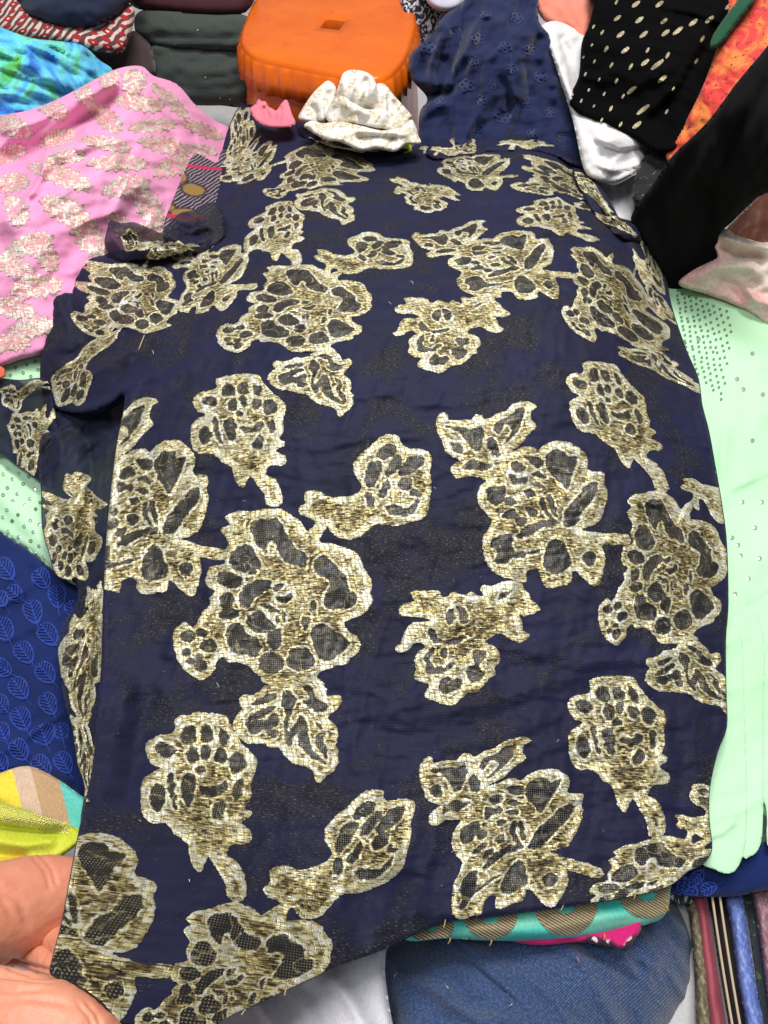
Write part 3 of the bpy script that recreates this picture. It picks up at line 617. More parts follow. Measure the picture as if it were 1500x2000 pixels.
# ------------------------------------------------------------------ shared print materials
def print_mat(name, base, stops_fn, rough=.8, bump=.2, grain=400, sheen=.1):
    k = NT(name); uv = k.uv(); c = stops_fn(k, uv)
    n1 = k.noise(uv, grain, 2, .6).outputs['Fac']
    c = k.mix(k.mr(n1, .3, .7, 0, .25), c, (.02, .02, .02))
    k.set(Base_Color=c, Roughness=rough, Sheen_Weight=sheen, Normal=k.bump(n1, bump, .0012))
    k.b.inputs['Specular IOR Level'].default_value = .25
    return k.m

M['pink'] = fabric('pink_cotton', (.84, .30, .54), (.88, .38, .61), grain=420, sheen=.25)
M['copper'] = lurex('copper_zari', darkc=(.72, .30, .38), tints=[(0, (.50, .18, .20)), (.2, (.66, .32, .30)), (.40, (.80, .52, .44)), (.56, (.94, .80, .70)), (.74, (1.0, .97, .92))], metal_amt=.45, dotc=(.85, .6, .5), lines=.5, warm=(1, .85, .72))
def aqua(k, uv):
    n = k.noise(uv, 11, 3, .55, 1.6); f = n.outputs['Fac']
    c = k.ramp(f, [(.28, (.02, .06, .30)), (.38, (.03, .20, .62)), (.46, (.10, .50, .78)), (.53, (.16, .68, .62)), (.60, (.08, .50, .16)), (.68, (.20, .62, .10)), (.78, (.60, .85, .55))])
    return c
M['aqua'] = print_mat('blue_green_print', None, aqua)
def ikat(k, uv):
    v = k.n('ShaderNodeTexVoronoi', feature='F1'); k.l(k.scale(uv, (1, 1.5, 1)), v.inputs['Vector']); v.inputs['Scale'].default_value = 42; v.inputs['Randomness'].default_value = .35
    ln = k.wave(k.scale(uv, 1, .6), 26, 'X', 6.0)
    c = k.mix(k.mr(ln, .45, .6), (.10, .035, .035), (.62, .50, .44))
    c = k.mix(k.mr(v.outputs['Distance'], .34, .40, 1, 0), c, (.36, .012, .022))
    c = k.mix(k.mr(v.outputs['Distance'], .10, .15, 1, 0), c, (.80, .72, .40))
    return c
M['ikat'] = print_mat('red_white_print', None, ikat)
M['navy_plain'] = fabric('dark_blue_cloth', (.014, .022, .052), grain=300)
M['maroon'] = fabric('maroon_cloth', (.050, .012, .018), grain=300)
def flecked(name, base, fl, th=.70):
    k = NT(name); uv = k.uv(); n = k.noise(uv, 330, 2, .6).outputs['Fac']
    g = k.mr(k.noise(uv, 95, 1, .4).outputs['Fac'], th, th+.03)
    c = k.mix(k.mr(n, .3, .7), base, tuple(x*1.7 for x in base)); c = k.mix(g, c, fl)
    k.set(Base_Color=c, Roughness=.9, Sheen_Weight=.2, Normal=k.bump(n, .4, .002)); return k.m
M['dgreen'] = flecked('dark_green_wool', (.022, .030, .026), (.65, .65, .5), .74)
M['dbrown'] = flecked('dark_brown_wool', (.030, .018, .018), (.5, .4, .35), .76)

def smear(pts, d): return [(x+d[0], y+d[1]) for x, y in pts]

# ------------------------------------------------------------------ orange stool
def build_stool():
    root = tag(empty('stool', tuple(pt(640, 120, ('z', 1.36)))), 'orange moulded plastic stool with a slot in its top, behind the heap', 'stool')
    k = NT('orange_plastic'); tc = k.n('ShaderNodeTexCoord').outputs['Object']
    n = k.noise(tc, 14, 4, .6).outputs['Fac']; sc = k.mr(k.noise(k.scale(tc, (1, 1, .15)), 40, 4, .7).outputs['Fac'], .60, .72)
    c = k.mix(k.mr(n, .35, .7), (.72, .140, .004), (.62, .105, .004)); c = k.mix(k.math('MULTIPLY', sc, .35), c, (.30, .08, .02))
    k.set(Base_Color=c, Roughness=k.mr(n, .3, .7, .20, .36), Normal=k.bump(k.noise(tc, 60, 3, .6).outputs['Fac'], .12, .003))
    mat = k.m
    ZT = .305
    top_px = [(468,72),(480,96),(505,111),(560,123),(620,135),(690,147),(735,152),(765,141),(790,113),(805,80),(814,45),(811,15),(797,-12),(750,-36),(640,-46),(540,-28),(500,-6),(480,30)]
    lp = smooth_loop([tuple(pt(x, y, ZT))[:2] for x, y in top_px], 8)
    # even spacing round the outline
    seg = np.sqrt(((np.roll(lp, -1, 0)-lp)**2).sum(1)); cum = np.concatenate([[0], np.cumsum(seg)]); T = cum[-1]; N = 176
    cl = np.vstack([lp, lp[:1]]); tt = np.arange(N)/N*T
    lp = np.stack([np.interp(tt, cum, cl[:, 0]), np.interp(tt, cum, cl[:, 1])], 1)
    c0 = lp.mean(0); nrm = lp-c0; nrm /= np.linalg.norm(nrm, axis=1)[:, None]
    h = np.array(tuple(pt(650, 47, ZT))[:2]); ang0 = np.arctan2(lp[:, 1]-c0[1], lp[:, 0]-c0[0])
    ca, sa = np.cos(ang0+.25), np.sin(ang0+.25); q = np.maximum(np.abs(ca)/.0175, np.abs(sa)/.021)*.98
    hole = h+np.stack([np.cos(ang0)/q, np.sin(ang0)/q], 1)
    def ring(P, z): return np.concatenate([P, np.full((N, 1), 1.0)*np.asarray(z).reshape(-1, 1) if np.ndim(z) else np.full((N, 1), z)], 1)
    rings = [ring(hole, ZT-.02), ring(hole, ZT-.002), ring(hole+(hole-h)*.06, ZT)]
    for t in (.15, .35, .6, .85):
        rings.append(ring(hole*(1-t)+(lp-nrm*.012)*t, ZT+.0012*math.sin(t*3.1)))
    rings += [ring(lp-nrm*.008, ZT-.0004), ring(lp-nrm*.003, ZT-.002), ring(lp-nrm*.001, ZT-.009)]
    top = np.concatenate(rings); 
    def quads(nr, off=0):
        F = []
        for r in range(nr-1):
            for i in range(N):
                a = r*N+i; b = r*N+(i+1) % N; F.append((off+a, off+b, off+b+N, off+a+N))
        return np.array(F)
    o = mk('seat', top, quads(len(rings)), mat, None); kid(o, root)
    # apron with moulded ribs and a scalloped lower edge
    rib = np.array([.0050, .0006, 0, .0006]*(N//4))*np.repeat(.6+.8*np.random.RandomState(3).rand(N//4), 4)
    sk = [lp-nrm*.001]
    R = [ring(lp-nrm*.001, ZT-.009), ring(lp+nrm*(.002+rib[:, None]), ZT-.014), ring(lp+nrm*(.005+rib[:, None]), ZT-.036)]
    low = ZT-.055-.0016*np.cos(np.arange(N)*math.pi/2)
    R.append(ring(lp+nrm*(.007+.6*rib[:, None]), low)); R.append(ring(lp-nrm*.004, low+.002))
    o = mk('apron', np.concatenate(R), quads(len(R)), mat, None); kid(o, root)
    B = [ring(lp-nrm*.010, ZT-.03), ring(lp-nrm*.002, ZT-.075), ring(lp+nrm*.006, ZT-.13), ring(lp+nrm*.018, .015), ring(lp+nrm*.018, .004), ring(lp+nrm*.004, .004)]
    o = mk('body', np.concatenate(B), quads(len(B)), mat, None); kid(o, root)
build_stool()

# ------------------------------------------------------------------ folded pile at the far left
def strip(name, outline, ctrl, mat, label, cat='fabric', roll=(30, .03), step=6, folds=(), noise=((.003, .05, 1, 0),), thick=.05, group=None, rot=0.0, parent=None):
    s = Surf(ctrl, folds, noise, rot); o = cloth(name, outline, s, mat, None, step, roll, thick)
    if label: tag(o, label, cat, group)
    return o, s
strip('folded_fabric', [(258,-30),(480,-30),(480,24),(400,28),(320,22),(262,14)], [(260,-20,('y',1.62)),(480,-20,('y',1.62)),(260,24,('y',1.58)),(480,24,('y',1.58))], M['maroon'], 'folded maroon fabric lying on top of the dark green rolls', roll=(26, .03))
strip('folded_fabric', [(268,26),(300,18),(400,26),(484,32),(484,92),(400,99),(320,92),(275,80),(262,50)], [(260,20,('y',1.58)),(480,20,('y',1.58)),(260,90,('y',1.54)),(480,90,('y',1.54))], M['dgreen'], 'upper folded dark green fabric with pale flecks, under the maroon one', roll=(22, .03),
      folds=[([(270,50),(380,58),(480,54)], .006, 10), ([(280,72),(380,76),(470,74)], -.006, 7)], noise=[(.008, .08, 2, .1), (.012, .09, 3, .15, 'r')])
strip('folded_fabric', [(290,84),(340,76),(400,84),(486,88),(486,200),(430,206),(360,204),(300,190),(288,150)], [(290,90,('y',1.55)),(480,90,('y',1.55)),(290,204,('y',1.5)),(480,204,('y',1.5))], M['dgreen'], 'lower and thicker folded dark green fabric beside the orange stool', roll=(30, .04), folds=[([(300,130),(390,140),(480,134)], .006, 16), ([(295,172),(390,176),(480,170)], -.006, 9)], noise=[(.008, .08, 2, .1), (.012, .09, 3, .15, 'r')])
strip('folded_fabric', [(150,96),(230,96),(258,60),(285,78),(298,100),(300,150),(230,160),(160,150)], [(150,90,('y',1.5)),(290,70,('y',1.53)),(150,150,('y',1.46)),(300,150,('y',1.48))], M['dbrown'], 'dark brown fleck fabric tucked between the red print and green rolls', roll=(24, .03))
strip('printed_fabric', [(-40,-20),(30,-10),(60,30),(130,48),(200,38),(250,8),(263,20),(260,50),(247,90),(231,103),(170,98),(120,82),(60,76),(20,64),(-40,44)], [(0,-10,('y',1.50)),(250,0,('y',1.5)),(0,70,('y',1.42)),(250,100,('y',1.42)),(130,70,('y',1.40))], M['ikat'], 'folded red and cream printed fabric under the dark blue bundle', roll=(16, .02),
      folds=[([(0,40),(80,60),(160,80),(240,80)], .006, 14)])
strip('folded_fabric', [(20,-60),(24,5),(60,32),(110,51),(160,55),(210,42),(250,10),(264,-60)], [(20,-40,('y',1.52)),(260,-40,('y',1.52)),(60,40,('y',1.42)),(220,40,('y',1.42)),(140,0,('y',1.42))], M['navy_plain'], 'plain dark blue bundle at the top left corner, on the red print', roll=(40, .04),
      folds=[([(150,-40),(165,10),(180,50)], -.006, 8), ([(110,-40),(120,20)], .004, 12)], noise=[(.008, .08, 2, .1), (.014, .09, 2, .8, 'r')])
strip('printed_fabric', [(-60,20),(0,52),(60,74),(110,80),(160,88),(195,118),(222,140),(230,200),(150,260),(0,280),(-60,280)], [(-40,40,.40),(110,80,.36),(215,135,.30),(0,240,.30),(150,200,.29)], M['aqua'], 'crinkled blue and green watercolour print fabric at the left edge', roll=(14, .02), step=5,
      folds=[([(-20,90),(60,130),(150,180)], .010, 12), ([(-20,140),(60,170),(120,190)], .008, 10), ([(0,70),(90,110),(180,160)], -.008, 9), ([(60,80),(130,120),(190,150)], .008, 9), ([(-20,200),(40,200),(100,200)], -.008, 10), ([(-20,170),(30,185)], .008, 8)],
      noise=[(.012, .05, 3, -.5), (.004, .02, 2, -.5), (.018, .06, 3, -.5, 'r')], rot=.5)

# ------------------------------------------------------------------ pink brocade cloth
pink_ol = [(-60,240),(0,226),(60,214),(120,190),(180,158),(230,134),(275,129),(300,148),(345,164),(382,205),(420,236),(450,252),(470,300),(450,450),(400,520),(300,560),(180,590),(110,640),(88,686),(40,702),(0,716),(-60,725)]
pink_s = Surf([(-40,240,.32),(120,190,.335),(270,132,.33),(420,240,.20),(0,450,.27),(200,350,.285),(330,330,.24),(-40,700,.17),(90,660,.19),(250,480,.21),(420,460,.15)],
 [([(-30,325),(60,300),(140,258),(200,215),(245,165)], -.040, 22), ([(-30,262),(60,238),(140,200),(230,148)], .020, 18), ([(95,300),(150,280),(170,255),(165,235)], .016, 9, 's'), ([(-20,450),(40,410),(80,350),(92,290),(88,262)], .030, 12, 's'), ([(150,300),(170,270),(160,240)], .010, 12),
  ([(-20,400),(20,360),(60,310)], -.012, 16), ([(20,440),(60,400),(110,330),(160,300)], -.008, 16), ([(250,150),(300,190),(360,230),(430,260)], .006, 18), ([(200,230),(280,240),(360,280)], -.004, 20),
  ([(0,560),(60,520),(120,440)], .006, 18), ([(40,600),(100,550),(180,440)], -.006, 16), ([(170,420),(230,400),(300,330)], .004, 16)], [(.007, .07, 1.4, .6), (.0035, .02, 1.4, .5), (.010, .09, 2.2, .9, 'r')])
pink = empty('brocade_fabric', tuple(pt(200, 400, .2))); tag(pink, 'pink fabric with copper brocade leaves, heaped at the upper left', 'fabric')
pk = kid(cloth('sheet', pink_ol, pink_s, M['pink'], None, 4, (14, .014), .04), pink); pink_clip = smooth_loop(pink_ol, 3)
KIND['P'] = (smooth_loop([(-50,6),(-44,-4),(-38,-12),(-29,-8),(-24,-18),(-14,-12),(-7,-23),(2,-14),(9,-22),(16,-13),(24,-19),(29,-10),(40,-13),(41,-4),(52,-1),(44,7),(47,14),(36,13),(31,20),(22,14),(14,23),(7,15),(-3,21),(-9,13),(-18,19),(-25,12),(-36,15),(-38,8)], 2),
 [np.array(p, float) for p in ([(-40,3),(-10,1.2),(38,-1),(40,.2),(-8,3),(-38,5)], [(-28,-1),(-22,-8),(-20,-8),(-25,-1)], [(-12,-2),(-4,-13),(-2,-12.5),(-8,-2)], [(4,-3),(12,-13),(14,-12.5),(8,-3)], [(20,-4),(28,-10),(29.5,-9),(24,-4)], [(-28,6),(-20,12),(-18,11),(-24,5)], [(-10,5),(-2,14),(0,13),(-6,5)], [(6,4),(14,14),(16,13),(10,4)], [(22,3),(30,12),(31.5,11),(26,3)])])
def place(kn, cx, cy, sx, sy, an):
    c, s = math.cos(math.radians(an)), math.sin(math.radians(an))
    P = [(-40, 0), (40, 0), (0, 20), (0, -20)]
    sx *= 1.18; sy *= 1.12
    return [(p, (cx+p[0]*sx*c-p[1]*sy*s, cy+p[0]*sx*s+p[1]*sy*c)) for p in P]
pinks = [(25,247,.75,1.0,20),(102,212,.6,.9,25),(162,180,.5,.8,50),(212,152,.4,.9,-50),(262,158,.45,1.2,70),(270,200,.9,.8,8),(205,228,.75,.9,38),(332,196,.9,.6,42),(297,245,.85,.7,-6),(395,253,.8,.6,20),(207,280,.9,.7,10),(322,284,.95,.8,12),(230,318,1.05,.8,0),(335,326,.7,.9,-20),(118,342,1.15,.95,18),(245,364,.85,1.0,-12),(128,306,.7,.7,-8),(112,270,.7,.8,-20),(20,358,.7,.9,-15),(32,410,.6,1.1,60),(290,402,.85,1.1,55),(128,410,.95,1.2,25),(170,456,1.0,1.3,50),(20,300,.6,.8,-25),(55,478,.9,1.0,-20),(25,520,.9,1.0,25),(70,560,.9,1.1,-10),(20,600,.9,1.0,10),(60,640,.85,1.0,-15),(90,500,.6,1.0,50),(15,670,.8,.9,-10),(392,292,.6,.5,10),(235,440,.6,.9,40),(290,455,.7,1.0,10)]
for i, p in enumerate(pinks):
    pr = place('P', *p); f, bb = kind_sdf('P', pr, jag=.9, seed=700+i)
    o = motif('leaf_motif', pink_s, f, bb, M['copper'], None, 1.6, clip=pink_clip, lift=.0006, relief=.0002)
    if o: o.parent = pk

# ------------------------------------------------------------------ paisley print peeping out on the left
def paisley(k, uv):
    v = k.n('ShaderNodeTexVoronoi', feature='F1'); k.l(uv, v.inputs['Vector']); v.inputs['Scale'].default_value = 15
    d = k.math('ADD', v.outputs['Distance'], k.math('MULTIPLY', k.noise(uv, 60, 2).outputs['Fac'], .10))
    hatch = k.wave(k.scale(uv, 1, .7), 55, 'X', 5.0)
    c = k.mix(k.math('MULTIPLY', k.mr(hatch, .74, .84), k.mr(d, .50, .56)), (.024, .013, .024), (.30, .24, .29))
    ring = k.math('SUBTRACT', 1.0, k.mr(k.math('ABSOLUTE', k.math('SUBTRACT', d, .44)), .03, .06))
    c = k.mix(ring, c, (.26, .15, .035)); c = k.mix(k.mr(d, .22, .25, 1, 0), c, (.22, .13, .03)); c = k.mix(k.mr(d, .15, .17, 1, 0), c, (.03, .03, .06))
    w = k.wave(uv, 2.2, 'Y', .6); return k.mix(k.mr(w, .985, .992), c, (.45, .012, .06))
M['paisley'] = print_mat('paisley_print', None, paisley)
strip('printed_fabric', [(318,445),(345,372),(368,318),(382,300),(402,308),(424,318),(432,296),(460,280),(470,400),(440,470),(380,490),(330,480)], [(330,450,.24),(380,310,.23),(450,300,.215),(440,460,.22)], M['paisley'], 'plum paisley print fabric between the pink cloth and the navy brocade', roll=(8, .008), step=4, noise=[(.004, .03, 1, 0)], thick=.02, rot=.3)

# ------------------------------------------------------------------ things round the stool
def zari(k, uv):
    n = k.noise(uv, 30, 3, .6, 1.5).outputs['Fac']; f = k.noise(uv, 260, 2, .7).outputs['Fac']
    ln = k.math('SUBTRACT', 1.0, k.mr(k.math('ABSOLUTE', k.math('SUBTRACT', n, .55)), .012, .04))
    m = k.math('MULTIPLY', k.math('MAXIMUM', ln, k.mr(n, .54, .62, 0, .7)), k.mr(f, .40, .56))
    return k.mix(m, (.78, .75, .69), (.50, .38, .13))
M['zari_white'] = print_mat('white_gold_chiffon', None, zari, grain=200)
def c2(pts): return [(450+x/3, y/3) for x, y in pts]
wz = tag(empty('crumpled_fabric', tuple(pt(690, 270, ('y', 1.22)))), 'crumpled cream chiffon with gold pattern in front of the orange stool', 'fabric')
for ol, ct, fo in [
 ([(400,700),(420,640),(480,550),(530,500),(575,472),(620,520),(600,620),(560,720),(480,730)], [(590,225,('y',1.275)),(640,160,('y',1.31)),(645,240,('y',1.265))], [([(500,560),(540,620),(545,720)], .014, 7, 's'), ([(470,600),(500,660),(500,720)], -.008, 6)]),
 ([(600,640),(615,560),(640,480),(665,425),(720,408),(795,422),(840,455),(860,520),(880,620),(800,700),(680,700)], [(655,210,('y',1.285)),(690,140,('y',1.30)),(735,220,('y',1.27)),(700,185,('y',1.255))], [([(720,430),(715,520),(690,640)], .012, 8, 's'), ([(790,430),(800,540),(790,660)], -.010, 7), ([(670,470),(660,560),(640,640)], .008, 7)]),
 ([(820,700),(835,600),(850,500),(905,495),(960,560),(1045,655),(1062,690),(1000,760),(900,770)], [(730,235,('y',1.26)),(750,170,('y',1.29)),(800,225,('y',1.255))], [([(900,520),(910,620),(900,740)], .014, 7, 's'), ([(960,580),(970,650),(950,740)], -.008, 6)]),
 ([(560,690),(590,600),(650,560),(720,600),(800,640),(900,640),(1000,690),(1050,670),(1030,740),(940,775),(820,745),(700,725),(620,740)], [(640,245,('y',1.235)),(700,200,('y',1.24)),(795,240,('y',1.225)),(730,250,('y',1.215))], [([(640,600),(720,640),(830,680)], .010, 8), ([(700,600),(760,680),(780,730)], -.008, 7), ([(860,660),(900,700),(910,760)], .010, 6, 's')]),
 ([(430,735),(480,705),(540,722),(640,712),(760,735),(900,765),(1010,735),(1060,700),(1085,740),(1098,790),(1115,840),(1030,850),(960,890),(860,870),(760,880),(640,830),(560,820),(470,770)], [(590,250,('y',1.21)),(700,270,('y',1.19)),(815,250,('y',1.20)),(815,285,('y',1.17))], [([(700,770),(820,770),(950,780),(1080,790)], .010, 7), ([(720,810),(850,800),(1000,815)], -.008, 6)])]:
    sf = Surf(ct, [([(450+x/3, y/3) for x, y in f[0]],)+tuple(f[1:]) for f in fo], [(.006, .05, 1.4, .8), (.010, .06, 2.4, 1.1, 'r'), (.002, .012, 1.6, .2)])
    kid(cloth('fold', c2(ol), sf, M['zari_white'], None, 2.5, (8, .012), .02), wz)
strip('fabric_scrap', [(692,276),(715,268),(750,268),(795,276),(800,300),(740,300),(700,292)], [(690,276,.235),(800,276,.235),(740,300,.22)], fabric('neon_yellow', (.78, .86, .05)), 'small neon yellow scrap peeping out under the cream chiffon', roll=(6, .006), step=3, thick=.01)
strip('fabric_scrap', [(488,214),(498,204),(506,193),(512,200),(518,198),(524,208),(532,212),(540,216),(548,204),(556,195),(562,197),(565,206),(570,222),(576,244),(540,250),(505,240)], [(500,230,('y',1.26)),(570,235,('y',1.26)),(540,200,('y',1.30))], fabric('pink_scrap', (.82, .22, .30)), 'frayed pink scrap poking up before the orange stool', roll=(6, .008), step=3,
 folds=[([(515,205),(525,235)], -.01, 6), ([(548,205),(545,240)], -.01, 5)], thick=.015)

# navy broderie cloth, with raised flowers
M['broderie'] = fabric('navy_broderie', (.010, .018, .072), (.007, .012, .052), grain=330, bump=.4, sheen=.2)
M['broderie_thread'] = fabric('navy_thread', (.014, .024, .110), grain=600, bump=.5, sheen=.4)
nb_ol = [(800,300),(816,270),(820,218),(835,192),(802,152),(797,112),(830,80),(868,30),(900,8),(940,-30),(1042,-30),(1052,40),(1076,75),(1092,150),(1106,190),(1126,230),(1137,290),(1145,345),(1090,330),(960,300),(860,300)]
nb_s = Surf([(820,268,('y',1.27)),(960,280,('y',1.22)),(1135,310,('y',1.20)),(800,120,('y',1.38)),(900,10,('y',1.46)),(1040,-10,('y',1.44)),(970,120,('y',1.32)),(1090,150,('y',1.33)),(840,190,('y',1.33))],
 [([(892,280),(890,130),(908,60),(905,-20)], .022, 6, 's', 1), ([(905,-10),(908,60),(890,130),(892,260)], -.010, 9), ([(865,30),(880,70),(870,120)], .014, 6, 's'), ([(1050,60),(1020,120),(1030,200)], .010, 8, 's'), ([(980,20),(1000,90),(985,160)], .008, 9, 's'), ([(925,0),(925,90),(915,200),(910,270)], .010, 12), ([(795,178),(840,186),(890,178)], -.022, 11), ([(800,150),(850,165),(890,155)], .012, 14), ([(822,215),(860,205),(890,210)], .010, 12),
  ([(1000,-10),(1010,80),(1040,200),(1070,290)], .006, 20), ([(870,40),(850,90),(850,140)], .008, 14), ([(960,20),(970,100),(960,230)], .004, 18), ([(1060,80),(1080,160),(1110,260)], .006, 14)], [(.008, .06, 1.3, .4), (.003, .02, 1.2, 0), (.034, .11, 2.2, 1.3, 'r'), (.008, .05, 1.8, .3, 'r')])
nb = tag(empty('embroidered_fabric', tuple(pt(970, 280, ('y', 1.25)))), 'folded navy cotton with openwork flower embroidery right of the orange stool', 'fabric')
nbo = kid(cloth('sheet', nb_ol, nb_s, M['broderie'], None, 4, (14, .02), .05), nb); nb_clip = smooth_loop(nb_ol, 3)
def rosette(R, seed, petals=5, rh=.33, a0=None):
    a0 = seed*1.7 if a0 is None else a0
    def f(Q0, cx, cy, sx, sy):
        x = (Q0[:, 0]-cx)/sx; y = (Q0[:, 1]-cy)/sy; r = np.hypot(x, y); a = np.arctan2(y, x)+a0
        th = (a+math.pi/petals) % (2*math.pi/petals)-math.pi/petals
        px = r*np.cos(th)-.62; py = r*np.sin(th)
        d = np.abs(np.hypot(px/1.0, py)-.34)-.11
        d = np.minimum(d, np.abs(r-.16)-.08)
        return d*min(sx, sy)
    return f
def rosettes(lst, surf, clip, mat, parent, name, step=1.4, lift=.0012):
    for i, (cx, cy, r) in enumerate(lst):
        g = rosette(r, i)
        sy = r*.85
        o = motif(name, surf, lambda Q: (g(Q, cx, cy, r, sy), np.full(len(Q), -20.0)), (cx-r*1.2, cy-sy*1.2, cx+r*1.2, cy+sy*1.2), mat, None, step, lift, clip, .0024)
        if o: o.parent = parent
rosettes([(836,92,15),(934,76,13),(987,92,13),(1035,97,13),(912,167,15),(1056,150,14),(982,228,16),(925,118,11),(1010,35,13),(860,200,12),(940,195,12),(1000,135,12),(1030,200,12),(965,165,10),(890,60,10),(1075,220,12),(950,30,11),(935,250,11),(1040,260,12),(1100,270,11)], nb_s, nb_clip, M['broderie_thread'], nbo, 'embroidered_flower')

def lace(k, uv):
    n = k.noise(k.scale(uv, (1.4, .8, 1)), 60, 3, .6, 2.0).outputs['Fac']; return k.mix(k.mr(n, .50, .56), (.012, .012, .018), (.55, .55, .58))
M['lace'] = print_mat('black_white_floral', None, lace)
strip('printed_fabric', [(790,-30),(900,-30),(905,20),(880,50),(830,90),(800,120),(790,60)], [(795,-20,('y',1.62)),(900,-20,('y',1.62)),(800,110,('y',1.52))], M['lace'], 'black fabric with white sprig print just right of the stool', roll=(10, .02), step=4)
strip('folded_fabric', [(822,-40),(900,-40),(905,5),(880,22),(850,18),(832,0)], [(820,-30,('y',1.54)),(900,-30,('y',1.54)),(860,20,('y',1.50))], fabric('lavender_white', (.62, .60, .72)), 'pale lavender fabric at the top edge above the navy embroidered cloth', roll=(14, .02), step=4)
strip('folded_fabric', [(1036,-40),(1180,-40),(1165,10),(1152,50),(1140,82),(1110,62),(1085,48),(1062,40),(1045,10)], [(1040,-30,('y',1.52)),(1170,-30,('y',1.52)),(1140,80,('y',1.40)),(1060,40,('y',1.45))], fabric('salmon', (.80, .26, .19), (.70, .22, .14)), 'salmon fabric at the top edge left of the black dashed cloth', roll=(14, .02), step=4,
 folds=[([(1080,-30),(1100,20),(1130,60)], .006, 10), ([(1110,-30),(1125,20),(1145,50)], -.005, 8)], noise=[(.006, .03, 2.5, -.9)])
M['white'] = fabric('white_cotton', (.74, .73, .73), (.66, .65, .66), grain=350, bump=.35)
strip('crumpled_fabric', [(1055,60),(1065,45),(1095,42),(1150,70),(1180,150),(1250,240),(1280,262),(1276,285),(1262,310),(1240,338),(1200,358),(1165,352),(1140,330),(1120,240),(1095,160),(1075,100)], [(1060,50,('y',1.42)),(1140,80,('y',1.40)),(1130,230,('y',1.22)),(1270,270,('y',1.18)),(1180,350,('y',1.08)),(1200,270,('y',1.14))], M['white'], 'crumpled white cotton wedged between the navy and black cloths', roll=(10, .015), step=4,
 folds=[([(1075,80),(1100,150),(1130,220)], .010, 9), ([(1090,60),(1120,130),(1140,200)], -.010, 9), ([(1140,240),(1180,270),(1270,275)], .010, 12), ([(1150,290),(1200,320),(1250,310)], -.008, 10), ([(1140,260),(1160,310),(1180,345)], .006, 12), ([(1270,280),(1210,290),(1150,265)], .012, 7, 's'), ([(1085,70),(1105,130),(1120,200)], .012, 6, 's'), ([(1255,320),(1200,335),(1160,320)], .010, 6, 's')], noise=[(.010, .05, 2, .6), (.014, .11, 2.6, .9, 'r'), (.0015, .02, 2, .3)])
strip('folded_fabric', [(1165,350),(1200,362),(1245,340),(1275,350),(1275,400),(1240,440),(1200,430),(1175,395)], [(1170,350,.22),(1270,350,.22),(1220,430,.2)], M['white'], 'small flat white cloth below the crumpled white cotton', roll=(6, .006), step=4, folds=[([(1190,360),(1210,420)], .003, 4), ([(1220,355),(1235,410)], -.003, 4)], thick=.02)
M['black'] = fabric('black_cotton', (.0022, .0022, .0028), grain=330, bump=.35, sheen=0, rough=.95)
bd_ol = [(1175,-40),(1160,10),(1150,50),(1136,85),(1130,150),(1110,192),(1120,216),(1150,232),(1190,248),(1240,272),(1276,296),(1310,300),(1350,262),(1405,180),(1450,110),(1490,10),(1500,-40)]
bd_s = Surf([(1170,-20,('y',1.44)),(1440,-20,('y',1.36)),(1115,200,('y',1.24)),(1280,290,('y',1.10)),(1380,170,('y',1.14)),(1250,120,('y',1.22))], [([(1420,-20),(1330,120),(1200,190)], .010, 14), ([(1440,0),(1350,150),(1260,260)], -.012, 14), ([(1330,-20),(1300,60),(1250,120)], .006, 14), ([(1400,20),(1320,170),(1240,240)], .008, 10)], [(.006, .05, 2, -.9), (.0012, .02, 1, 0), (.016, .16, 3.0, -.8, 'r')])
bd = tag(empty('brocade_fabric', tuple(pt(1250, 250, ('y', 1.16)))), 'black cloth with scattered pale gold dashes at the upper right', 'fabric')
bdo = kid(cloth('sheet', bd_ol, bd_s, M['black'], None, 4, (12, .02), .05), bd); bd_clip = smooth_loop(bd_ol, 3)
for _m in ('black',): M[_m].node_tree.nodes['Principled BSDF'].inputs['Specular IOR Level'].default_value = .06
M['dash'] = lurex('pale_gold_zari', tints=[(0, (.30, .25, .16)), (.5, (.62, .55, .38)), (1, (.88, .84, .70))], lines=0)
def oval(surf, clip, mat, parent, name, cx, cy, rx, ry, an, step=1.3, lift=.0008, ring=0.0, relief=.0005):
    c, s = math.cos(math.radians(an)), math.sin(math.radians(an))
    def f(Q):
        x = ((Q[:, 0]-cx)*c+(Q[:, 1]-cy)*s)/rx; y = (-(Q[:, 0]-cx)*s+(Q[:, 1]-cy)*c)/ry
        d = (np.hypot(x, y)-1)*min(rx, ry)
        if ring: d = np.maximum(d, -(d+ring))
        return d, np.full(len(Q), -20.0)
    R = max(rx, ry)+3
    o = motif(name, surf, f, (cx-R, cy-R, cx+R, cy+R), mat, None, step, lift, clip, relief)
    if o: o.parent = parent
    return o
dl = [(385,10,6),(710,0,0),(855,20,18),(970,20,18),(765,88,16),(872,97,18),(992,103,16),(1135,110,20),(648,130,9),(690,158,11),(780,168,18),(893,168,18),(1000,160,18),(1060,150,24),(640,220,7),(710,240,14),(803,245,18),(912,245,12),(598,280,6),(652,300,8),(735,318,12),(830,325,13),(900,305,18),(960,315,30),(1180,190,14),(1215,95,20),(1310,30,18),(608,362,8),(676,388,8),(760,395,12),(835,440,22),(545,462,7),(625,440,7),(700,458,9),(792,470,10),(588,492,8),(650,518,6),(733,530,12),(890,535,30),(688,585,9),(780,607,11),(1005,545,11),(1038,433,9),(985,385,22),(1150,298,12),(860,610,20),(760,10,10),(1010,270,14)]
for x, y, r in dl[2:]:
    oval(bd_s, bd_clip, M['dash'], bdo, 'woven_dash', 900+x*.4, y*.4, max(3.2, r*.52), max(2.0, min(4.2, r*.22)), -62 if r < 15 else -38)

